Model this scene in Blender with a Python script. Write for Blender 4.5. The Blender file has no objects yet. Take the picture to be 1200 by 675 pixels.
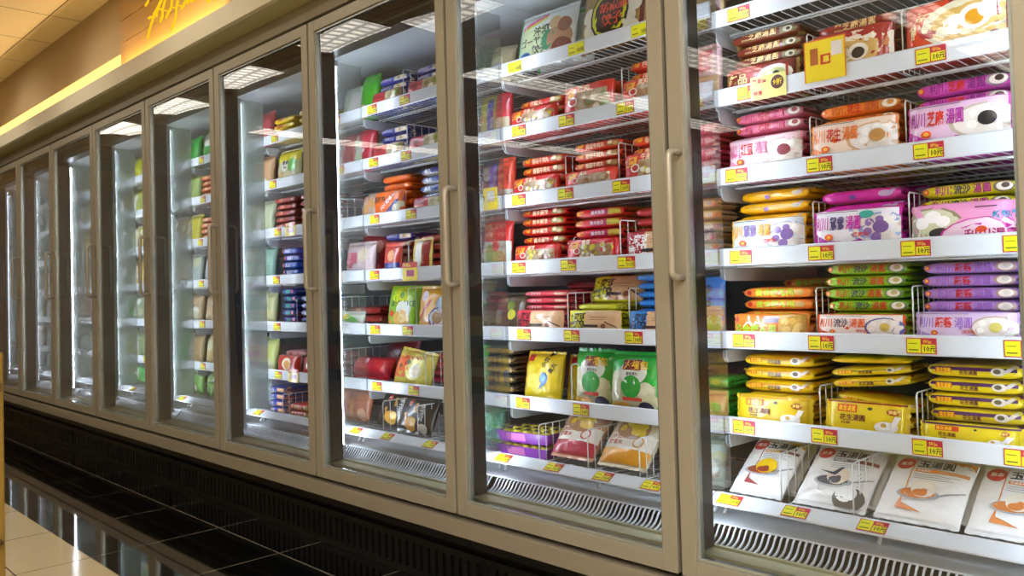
import bpy, bmesh, math, random
from mathutils import Vector, Matrix, noise
random.seed(7)
SC = bpy.context.scene
COL = SC.collection

# ------------------------------------------------------------------ materials
def lin(h):
    h = h.lstrip('#')
    o = []
    for i in (0, 2, 4):
        c = int(h[i:i+2], 16)/255
        o.append(c/12.92 if c <= .04045 else ((c+.055)/1.055)**2.4)
    return (*o, 1)
_M = {}
def newmat(name):
    m = bpy.data.materials.new(name); m.use_nodes = True
    nt = m.node_tree; nt.nodes.clear()
    out = nt.nodes.new('ShaderNodeOutputMaterial')
    return m, nt, out
def pbr(name, col, rough=.5, metal=0, coat=0, bump=0, bscale=40, spec=.5, var=0, vscale=8):
    if name in _M: return _M[name]
    m, nt, out = newmat(name)
    b = nt.nodes.new('ShaderNodeBsdfPrincipled')
    b.inputs['Base Color'].default_value = lin(col)
    b.inputs['Roughness'].default_value = rough
    b.inputs['Metallic'].default_value = metal
    b.inputs['Coat Weight'].default_value = coat
    b.inputs['Coat Roughness'].default_value = .12
    b.inputs['Specular IOR Level'].default_value = spec
    if bump or var:
        tc = nt.nodes.new('ShaderNodeTexCoord')
        n = nt.nodes.new('ShaderNodeTexNoise'); n.inputs['Scale'].default_value = bscale
        n.inputs['Detail'].default_value = 3
        nt.links.new(tc.outputs['Object'], n.inputs['Vector'])
        if bump:
            bp = nt.nodes.new('ShaderNodeBump'); bp.inputs['Strength'].default_value = bump
            bp.inputs['Distance'].default_value = .004
            nt.links.new(n.outputs['Fac'], bp.inputs['Height'])
            nt.links.new(bp.outputs['Normal'], b.inputs['Normal'])
        if var:
            n2 = nt.nodes.new('ShaderNodeTexNoise'); n2.inputs['Scale'].default_value = vscale
            nt.links.new(tc.outputs['Object'], n2.inputs['Vector'])
            hs = nt.nodes.new('ShaderNodeHueSaturation'); hs.inputs['Color'].default_value = lin(col)
            mr = nt.nodes.new('ShaderNodeMapRange')
            mr.inputs['To Min'].default_value = 1-var; mr.inputs['To Max'].default_value = 1+var
            nt.links.new(n2.outputs['Fac'], mr.inputs['Value'])
            nt.links.new(mr.outputs['Result'], hs.inputs['Value'])
            nt.links.new(hs.outputs['Color'], b.inputs['Base Color'])
    nt.links.new(b.outputs[0], out.inputs[0])
    _M[name] = m
    return m
def film(h):  # glossy printed plastic film of one colour
    return pbr('film_'+h, h, .33, coat=.45, bump=.7, bscale=42)
def ink(h):
    return pbr('ink_'+h, h, .36, coat=.3)
def emit(name, col, s, tex=False):
    if name in _M: return _M[name]
    m, nt, out = newmat(name)
    e = nt.nodes.new('ShaderNodeEmission')
    e.inputs['Color'].default_value = lin(col); e.inputs['Strength'].default_value = s
    if tex:
        tc = nt.nodes.new('ShaderNodeTexCoord')
        v = nt.nodes.new('ShaderNodeTexBrick'); v.offset = 0
        v.inputs['Scale'].default_value = 1; v.inputs['Brick Width'].default_value = .075
        v.inputs['Row Height'].default_value = .12; v.inputs['Mortar Size'].default_value = .03
        v.inputs['Mortar Smooth'].default_value = 1
        v.inputs['Color1'].default_value = (1, 1, 1, 1); v.inputs['Color2'].default_value = (.75, .75, .75, 1)
        v.inputs['Mortar'].default_value = (.3, .3, .3, 1)
        nt.links.new(tc.outputs['Object'], v.inputs['Vector'])
        mx = nt.nodes.new('ShaderNodeMix'); mx.data_type = 'RGBA'; mx.blend_type = 'MULTIPLY'
        mx.inputs[0].default_value = 1; mx.inputs[6].default_value = lin(col)
        nt.links.new(v.outputs['Color'], mx.inputs[7])
        nt.links.new(mx.outputs[2], e.inputs['Color'])
    nt.links.new(e.outputs[0], out.inputs[0])
    _M[name] = m
    return m
def glass_mat(name, haze=0.0, refl=1.0, tint='ffffff', patch=True):
    if name in _M: return _M[name]
    m, nt, out = newmat(name)
    N, L = nt.nodes.new, nt.links.new
    tr = N('ShaderNodeBsdfTransparent'); tr.inputs[0].default_value = lin(tint)
    gl = N('ShaderNodeBsdfGlossy'); gl.inputs['Roughness'].default_value = .005
    fr = N('ShaderNodeFresnel'); fr.inputs['IOR'].default_value = 1.5
    mul = N('ShaderNodeMath'); mul.operation = 'MULTIPLY'; mul.use_clamp = True; mul.inputs[1].default_value = 1.7*refl
    L(fr.outputs[0], mul.inputs[0])
    m1 = N('ShaderNodeMixShader'); L(mul.outputs[0], m1.inputs[0])
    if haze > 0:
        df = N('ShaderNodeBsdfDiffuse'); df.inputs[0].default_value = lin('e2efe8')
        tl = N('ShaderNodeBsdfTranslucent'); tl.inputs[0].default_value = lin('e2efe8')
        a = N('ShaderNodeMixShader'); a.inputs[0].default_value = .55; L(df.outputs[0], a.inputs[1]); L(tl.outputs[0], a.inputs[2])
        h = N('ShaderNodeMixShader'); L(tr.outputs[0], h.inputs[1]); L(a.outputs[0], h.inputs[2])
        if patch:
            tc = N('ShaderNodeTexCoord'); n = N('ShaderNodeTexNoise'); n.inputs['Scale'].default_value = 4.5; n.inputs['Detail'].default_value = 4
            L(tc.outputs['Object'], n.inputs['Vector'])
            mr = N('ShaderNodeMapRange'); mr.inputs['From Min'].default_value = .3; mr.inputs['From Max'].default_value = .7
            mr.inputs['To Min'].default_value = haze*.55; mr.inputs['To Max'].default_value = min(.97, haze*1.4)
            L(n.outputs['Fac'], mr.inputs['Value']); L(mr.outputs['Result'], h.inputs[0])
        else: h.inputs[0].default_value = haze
        L(h.outputs[0], m1.inputs[1])
    else:
        L(tr.outputs[0], m1.inputs[1])
    L(gl.outputs[0], m1.inputs[2]); L(m1.outputs[0], out.inputs[0])
    _M[name] = m
    return m

# ------------------------------------------------------------------ mesh builder
class MB:
    def __init__(s): s.v = []; s.f = []; s.m = []; s.sm = []; s.mats = []
    def mi(s, mat):
        if mat not in s.mats: s.mats.append(mat)
        return s.mats.index(mat)
    def add(s, vs, fs, mat, smooth=False):
        o = len(s.v); k = s.mi(mat)
        s.v += [tuple(p) for p in vs]
        for f in fs: s.f.append([i+o for i in f]); s.m.append(k); s.sm.append(smooth)
    def box(s, x0, y0, z0, x1, y1, z1, mat, bev=0):
        if bev:
            bm = bmesh.new(); bmesh.ops.create_cube(bm, size=1)
            for v in bm.verts: v.co = Vector((x0+(v.co.x+.5)*(x1-x0), y0+(v.co.y+.5)*(y1-y0), z0+(v.co.z+.5)*(z1-z0)))
            bmesh.ops.bevel(bm, geom=bm.edges[:], offset=bev, segments=2, affect='EDGES', profile=.6)
            bm.verts.index_update()
            s.add([v.co for v in bm.verts], [[v.index for v in f.verts] for f in bm.faces], mat); bm.free(); return
        v = [(x, y, z) for x in (x0, x1) for y in (y0, y1) for z in (z0, z1)]
        s.add(v, [(0, 1, 3, 2), (4, 6, 7, 5), (0, 4, 5, 1), (2, 3, 7, 6), (0, 2, 6, 4), (1, 5, 7, 3)], mat)
    def prism_x(s, prof, x0, x1, mat, closed=True, smooth=False):   # profile of (y,z) extruded along x
        n = len(prof)
        v = [(x0, y, z) for y, z in prof]+[(x1, y, z) for y, z in prof]
        f = [(i, (i+1) % n, n+(i+1) % n, n+i) for i in range(n if closed else n-1)]
        if closed: f += [tuple(range(n-1, -1, -1)), tuple(range(n, 2*n))]
        s.add(v, f, mat, smooth)
    def prism_y(s, prof, y0, y1, mat):
        n = len(prof)
        v = [(x, y0, z) for x, z in prof]+[(x, y1, z) for x, z in prof]
        s.add(v, [(i, (i+1) % n, n+(i+1) % n, n+i) for i in range(n)]+[tuple(range(n-1, -1, -1)), tuple(range(n, 2*n))], mat)
    def tube(s, pts, r, mat, n=6, cap=True, smooth=True):
        pts = [Vector(p) for p in pts]; rings = []
        prev = None
        for i, p in enumerate(pts):
            d = (pts[min(i+1, len(pts)-1)]-pts[max(i-1, 0)]).normalized()
            if prev is None:
                a = d.cross(Vector((0, 0, 1)) if abs(d.z) < .9 else Vector((1, 0, 0))).normalized()
            else: a = (prev-d*prev.dot(d)).normalized()
            prev = a; b = d.cross(a)
            rings.append([p+a*r*math.cos(t*2*math.pi/n)+b*r*math.sin(t*2*math.pi/n) for t in range(n)])
        v = [q for R in rings for q in R]; f = []
        for i in range(len(rings)-1):
            for j in range(n):
                f.append((i*n+j, i*n+(j+1) % n, (i+1)*n+(j+1) % n, (i+1)*n+j))
        if cap: f += [tuple(range(n-1, -1, -1)), tuple(range((len(rings)-1)*n, len(rings)*n))]
        s.add(v, f, mat, smooth)
    def ell(s, c, r, mat, nu=10, nv=6):
        v = []; f = []
        for j in range(nv+1):
            t = math.pi*j/nv
            for i in range(nu):
                a = 2*math.pi*i/nu
                v.append((c[0]+r[0]*math.sin(t)*math.cos(a), c[1]+r[1]*math.sin(t)*math.sin(a), c[2]+r[2]*math.cos(t)))
        for j in range(nv):
            for i in range(nu): f.append((j*nu+i, (j+1)*nu+i, (j+1)*nu+(i+1) % nu, j*nu+(i+1) % nu))
        s.add(v, f, mat, True)
    def mesh(s, name):
        me = bpy.data.meshes.new(name); me.from_pydata(s.v, [], s.f)
        for m in s.mats: me.materials.append(m)
        me.polygons.foreach_set('material_index', s.m)
        me.polygons.foreach_set('use_smooth', s.sm)
        me.update(); me.validate()
        return me
    def obj(s, name, parent=None, loc=None):
        return place(name, s.mesh(name), parent, loc)
def place(name, me, parent=None, loc=None):
    o = bpy.data.objects.new(name, me); COL.objects.link(o)
    if parent is not None:
        o.parent = parent
        o.location = loc if loc is not None else (0, 0, 0)
    elif loc is not None: o.location = loc
    return o
def thing(name, label, cat, loc=(0, 0, 0), group=None, rot=None):
    o = bpy.data.objects.new(name, None); COL.objects.link(o); o.empty_display_size = .05
    o.location = loc
    if rot: o.rotation_euler = rot
    tag(o, label, cat, group); return o
def tag(o, label, cat, group=None):
    n = len(label.split())
    assert 4 <= n <= 16, (n, label)
    o['label'] = label; o['category'] = cat
    if group: o['group'] = group
    return o
def struct(mb, name):
    o = mb.obj(name); o['kind'] = 'structure'; return o
def fixed(mb, name, root, label=None):   # part of a thing whose mesh is written in room coordinates
    o = mb.obj(name, root, tuple(-c for c in root.location))
    if label: o['label'] = label
    return o

# ------------------------------------------------------------------ text
_T = {}
def textgeo(s):
    if s in _T: return _T[s]
    cu = bpy.data.curves.new('t', 'FONT'); cu.body = s; cu.size = 1; cu.resolution_u = 1; cu.offset = .022
    cu.align_x = 'LEFT'; cu.align_y = 'CENTER'
    o = bpy.data.objects.new('t', cu); COL.objects.link(o)
    bpy.context.view_layer.update()
    dg = bpy.context.evaluated_depsgraph_get()
    me = o.evaluated_get(dg).to_mesh()
    v = [(p.co.x, p.co.y) for p in me.vertices]; f = [list(p.vertices) for p in me.polygons]
    o.evaluated_get(dg).to_mesh_clear()
    bpy.data.objects.remove(o); bpy.data.curves.remove(cu)
    if v:
        x0 = min(p[0] for p in v); x1 = max(p[0] for p in v); y0 = min(p[1] for p in v); y1 = max(p[1] for p in v)
        h = max(y1-y0, 1e-6)
        v = [((p[0]-x0)/h, (p[1]-y0)/h-.5) for p in v]; w = (x1-x0)/h
    else: w = 1
    _T[s] = (v, f, w); return _T[s]
def put_text(mb, s, x, z, h, col, fn, off, rot=0, maxw=None, center=False):
    v, f, w = textgeo(s)
    sx = h
    if maxw and w*h > maxw: sx = maxw/w
    cr, sr = math.cos(rot), math.sin(rot); P = []
    for a, b in v:
        if center: a -= w/2
        a *= sx; b *= h
        px, pz = x+a*cr-b*sr, z+a*sr+b*cr
        P.append((px, fn(px, pz)-off, pz))
    mb.add(P, f, ink(col))

# ------------------------------------------------------------------ printed artwork laid on a curved front
def art_meshes(art, W, H, fn):
    mp, mt = MB(), MB(); lay = 0
    for a in art:
        lay += 1; off = .0007+.00024*lay
        k = a[0]
        if k == 'r':
            _, u0, v0, u1, v1, c = a
            nx = max(1, int(abs(u1-u0)*W/2/.009)); nz = max(1, int(abs(v1-v0)*H/2/.005)); nx = min(nx, 22); nz = min(nz, 18)
            vs = []
            for j in range(nz+1):
                for i in range(nx+1):
                    x = (u0+(u1-u0)*i/nx)*W/2; z = H/2+(v0+(v1-v0)*j/nz)*H/2
                    vs.append((x, fn(x, z)-off, z))
            mp.add(vs, [(j*(nx+1)+i, j*(nx+1)+i+1, (j+1)*(nx+1)+i+1, (j+1)*(nx+1)+i) for j in range(nz) for i in range(nx)], film(c), True)
        elif k == 'e':
            _, cu, cv, r, asp, c = a
            rr, rz = r*H/2*asp, r*H/2; n = 16; cx, cz = cu*W/2, H/2+cv*H/2
            rings = 2 if rr < .012 else 4
            vs = [(cx, fn(cx, cz)-off, cz)]
            for q in range(1, rings+1):
                for i in range(n):
                    x = cx+rr*q/rings*math.cos(i*2*math.pi/n); z = cz+rz*q/rings*math.sin(i*2*math.pi/n)
                    z = min(max(z, H*.03), H*.97); x = min(max(x, -W*.485), W*.485)
                    vs.append((x, fn(x, z)-off, z))
            fs = [(0, 1+i, 1+(i+1) % n) for i in range(n)]
            for q in range(1, rings):
                o = 1+(q-1)*n
                fs += [(o+i, o+n+i, o+n+(i+1) % n, o+(i+1) % n) for i in range(n)]
            mp.add(vs, fs, film(c), True)
        elif k == 'p':
            _, pts, c = a
            bm = bmesh.new(); bv = [bm.verts.new((p[0]*W/2, 0, H/2+p[1]*H/2)) for p in pts]
            bm.faces.new(bv); bmesh.ops.triangulate(bm, faces=bm.faces[:])
            bmesh.ops.subdivide_edges(bm, edges=bm.edges[:], cuts=4, use_grid_fill=True)
            bm.verts.index_update()
            mp.add([(v.co.x, fn(v.co.x, v.co.z)-off, v.co.z) for v in bm.verts], [[v.index for v in f.verts] for f in bm.faces], film(c), True)
            bm.free()
        elif k == 't':
            _, s, cu, cv, hh, c = a[:6]
            rot = a[6] if len(a) > 6 else 0; mw = a[7] if len(a) > 7 else None
            put_text(mt, s, cu*W/2, H/2+cv*H/2, hh*H, c, fn, off, rot, mw*W if mw else None)
    return mp, mt

def nz(x, z, amp, sd):
    return amp*(noise.noise(Vector((x*26+sd, z*38, sd)))+.45*noise.noise(Vector((x*60+z*40+sd, z*70, sd+5))))

def wrap_geo(W, H, D, lying, col, art, sd, ends=None):
    """flow wrapped packet: long pillow with crimped fins at both ends"""
    c = .011; L = W/2-c; n = 4.6 if lying else 3.0; amp = .0018 if lying else .0028
    def ab(x):
        s = min(1, abs(x)/L); e = math.sqrt(max(0, 1-s**(7 if lying else 9)))
        if lying: return D/2*(.90+.10*e), H/2*(.25+.75*e)
        return D/2*(.10+.90*e), H/2*(.95+.05*e)
    def fn(x, z):
        a, b = ab(x); t = min(.985, abs(z-H/2)/max(b, 1e-5))
        return -a*(1-t**n)**(1/n)+nz(x, z, amp, sd)
    mb = MB(); nx, nt = 20, 20; vs = []
    xs = [L*math.sin(math.pi/2*(-1+2*i/nx)) for i in range(nx+1)]
    for x in xs:
        a, b = ab(x)
        for j in range(nt):
            t = 2*math.pi*j/nt; cc, ss = math.cos(t), math.sin(t)
            y = -a*math.copysign(abs(cc)**(2/n), cc); z = H/2+b*math.copysign(abs(ss)**(2/n), ss)
            if y < 0: y += nz(x, z, amp, sd)
            vs.append((x, y, z))
    fs = [(i*nt+j, i*nt+(j+1) % nt, (i+1)*nt+(j+1) % nt, (i+1)*nt+j) for i in range(nx) for j in range(nt)]
    mb.add(vs, fs, film(col), True)
    em = film(ends or col)
    for sg in (-1, 1):                                   # crimped fins with pinked edges
        m = 12; P = []
        tilt = random.uniform(-.006, .010)
        for i in range(m+1):
            t = -1+2*i/m
            for q, (dx, w) in enumerate(((0, .97), (c*.5, 1.0), (c*(1.0 if i % 2 else .75), 1.02))):
                if lying: P.append((sg*(L-.001+dx), t*D/2*.88*w, H/2+tilt*dx/c+.0008*math.sin(i*2.1)))
                else: P.append((sg*(L-.001+dx), .0012*math.sin(i*2.1)+tilt*.3*dx/c, H/2+t*H/2*.95*w))
        mb.add(P, [(i*3+q, i*3+q+1, (i+1)*3+q+1, (i+1)*3+q) for i in range(m) for q in range(2)], em, True)
    return mb, fn

def bag_geo(W, H, T, col, sd, back=None):
    """upright pillow bag with crimped top and bottom"""
    c = .012; Hh = H/2-c
    def fn(x, z):
        u = min(.999, abs(x)/(W/2)); v = min(.999, abs(z-H/2)/Hh)
        return -T/2*((1-u**3.2)*(1-v**4))**.55+nz(x, z, .0028, sd)*min(1, (1-v)*5)
    mb = MB(); n = 18
    for side in (-1, 1):
        P = []
        for j in range(n+1):
            vv = math.sin(math.pi/2*(-1+2*j/n)); z = H/2+Hh*vv
            for i in range(n+1):
                uu = math.sin(math.pi/2*(-1+2*i/n)); x = W/2*uu*(1-.035*(1-vv*vv))
                y = fn(x, z) if side < 0 else -fn(x, z)*.9
                if abs(uu) > .999 or abs(vv) > .999: y = 0
                P.append((x, y, z))
        F = [(j*(n+1)+i, j*(n+1)+i+1, (j+1)*(n+1)+i+1, (j+1)*(n+1)+i) for j in range(n) for i in range(n)]
        mb.add(P, F, film(col if side < 0 else (back or col)), True)
    for sg in (-1, 1):
        P = []; m = 16
        for i in range(m+1):
            x = W/2*(-1+2*i/m)
            for q, dz in enumerate((0, c*.5, c*(1 if i % 2 else .82))):
                P.append((x, .0012*math.sin(i*1.7)*(q > 0), H/2+sg*(Hh-.0005+dz)))
        mb.add(P, [(i*3+q, i*3+q+1, (i+1)*3+q+1, (i+1)*3+q) for i in range(m) for q in range(2)], film(col), True)
    return mb, fn

def build_pack(geo, name, root, W, H, art):
    mb, fn = geo
    P = {'bag': mb.mesh('bag')}
    if art:
        mp, mt = art_meshes(art, W, H, fn)
        if mp.f: P['printed_panel'] = mp.mesh('printed_panel')
        if mt.f: P['lettering'] = mt.mesh('lettering')
    return P

# ------------------------------------------------------------------ packet kinds
LG = 'f0571f'
def lq(c1, c2, mid, tail, bowl, ball, under=None):   # side print of a lying rice ball packet
    a = [('e', -.80, 0, .42, 1, 'd8402a'), ('e', -.80, 0, .24, 1, 'f4b53a')]
    a += [('t', '利川', -.62, 0, .66, c1, 0, .165), ('t', mid, -.25, 0, .66, c2, 0, .165), ('t', tail, .12, 0, .66, c1, 0, .165)]
    a += [('e', .70, 0, .85, 1.6, bowl), ('e', .70, 0, .62, 1.6, 'efe6dc'), ('e', .72, .1, .36, 1.4, ball)]
    return a
def sq(band, c1, c2, mid, tail, bowl, ball, bg='f4eef2', sub=None, logo=True):  # front print of a standing one
    a = [('r', -.93, -.9, .93, .9, bg), ('p', [(-.93, -.9), (-.93, -.2), (-.6, -.62), (-.1, -.72), (.3, -.45), (.3, -.9)], band),
         ('e', .58, -.1, .80, 1.9, bowl), ('e', .58, -.1, .70, 1.9, 'efe9e2')]
    for (du, dv, r) in ((-.22, .30, .20), (-.08, -.45, .24), (.20, .35, .22), (.27, -.35, .20), (-.26, -.15, .19), (.0, .42, .18), (.12, -.50, .18)):
        a.append(('e', .58+du, -.1+dv, r, 1.15, ('fbf8f2', 'e9e2d8')[dv < -.2] if ball != '7c5a9a' or du > 0 else '8d6bb0'))
    a += [('e', .60, -.05, .32, 1.2, ball)]
    a += [('t', '利川', -.90, .25, .36, c1, 0, .165), ('t', mid, -.53, .25, .36, c2, 0, .165), ('t', tail, -.16, .25, .36, c1, 0, .165)]
    if sub: a.append(('t', sub, -.02, -.38, .13, 'd8402a'))
    if logo: a += [('e', -.55, -.45, .17, 1.3, LG), ('e', -.55, -.45, .09, 1.3, 'f8c04a')]
    a.append(('r', -.9, .80, .1, .84, '6a5a60'))
    return a
def red_l(col2, food, txt, c='ffe9c0'):
    return [('r', .38, -.9, .82, .9, food), ('e', .5, .2, .45, 1.3, 'efe0b8'), ('e', .68, -.2, .45, 1.3, 'c9a062'),
            ('p', [(-.86, -.35), (-.8, .5), (-.5, .6), (-.54, -.3)], 'f2b21f'), ('t', '龍鳳', -.82, .05, .5, 'c4201a', 0, .14), ('t', txt, -.42, 0, .56, c, 0, .36)]
def red_s(food1, food2, txt, col='d8241c', blobs=9):
    random.seed(hash_s(txt)+blobs)
    a = [('r', -.93, -.9, .93, .9, col), ('r', -.36, -.78, .88, .48, 'b89a78'),
         ('p', [(-.9, .0), (-.86, .62), (-.40, .74), (-.44, .08)], 'f2b21f'), ('t', '龍鳳', -.84, .34, .28, 'c4201a', 0, .17),
         ('t', txt, -.30, .66, .24, 'ffe6c0', 0, .3)]
    for i in range(blobs+9):
        u = random.uniform(-.28, .80); v = random.uniform(-.62, .34)
        a.append(('e', u, v, random.uniform(.13, .24), random.choice((1, 1.4)), random.choice((food1, food2, food1, 'a87c50', 'e8dcc0'))))
    a.append(('e', -.42, -.1, .30, 1.3, 'e8d8cc')); a.append(('e', -.42, -.1, .2, 1.3, 'c83c30'))
    return a
def hash_s(s): return sum(ord(c)*(i+1) for i, c in enumerate(s)) % 9973
def carton(col, txt, tcol='ffffff'):
    return [('r', -.96, -.9, -.28, .9, col), ('r', -.28, -.9, .96, .9, 'd9b083'),
            ('t', '下廚班', -.9, .42, .34, tcol), ('t', txt, -.9, -.3, .46, tcol), ('r', -.34, -.55, .22, -.32, '2b2320'),
            ('e', .42, -.45, .22, 1.3, '7c4630'), ('p', [(.45, -.1), (.48, 0), (.9, -.5), (.88, -.6)], '5f3a25'), ('r', -.1, .3, .55, .36, 'a0805c'), ('r', -.1, .1, .45, .15, 'a0805c')]
def yel_l(top):
    return [('r', -.9, .05, .9, .85, top), ('r', -.72, -.3, -.40, .35, 'd8501c'), ('t', '思念湯圓', -.70, .02, .36, 'ffd21f', 0, .14),
            ('t', '花生湯圓', -.25, -.2, .36, '5b2a1a', 0, .17), ('e', .48, .05, .55, 1.6, 'e9e2d6'), ('e', .46, .08, .3, 1.5, '6b6048'), ('p', [(.55, 0), (.72, .8), (.82, .75), (.66, -.1)], 'e9e2d6')]
def yel_s(band='e0a818'):
    return [('r', -.93, .75, .93, .9, band), ('r', -.62, .22, -.16, .68, 'd8401c'), ('t', '思念湯圓', -.6, .45, .18, 'ffd21f', 0, .2), ('e', .14, .5, .1, 1.5, '2f4a2a'),
            ('t', '花生湯圓', -.56, -.12, .2, '6b3416'), ('t', '花生湯圓', -.52, -.45, .07, '6b3416'), ('e', .52, -.55, .34, 2.1, 'efe9de'), ('e', .52, -.45, .24, 1.6, 'ffffff'),
            ('e', .46, -.45, .13, 1.4, 'cfa84a'), ('p', [(.62, -.4), (.72, .15), (.84, .12), (.74, -.45)], 'f4efe6'), ('e', .68, .38, .2, 2.0, 'a8401c'), ('t', '特惠裝', .58, .38, .12, 'ffe070')]
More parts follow.
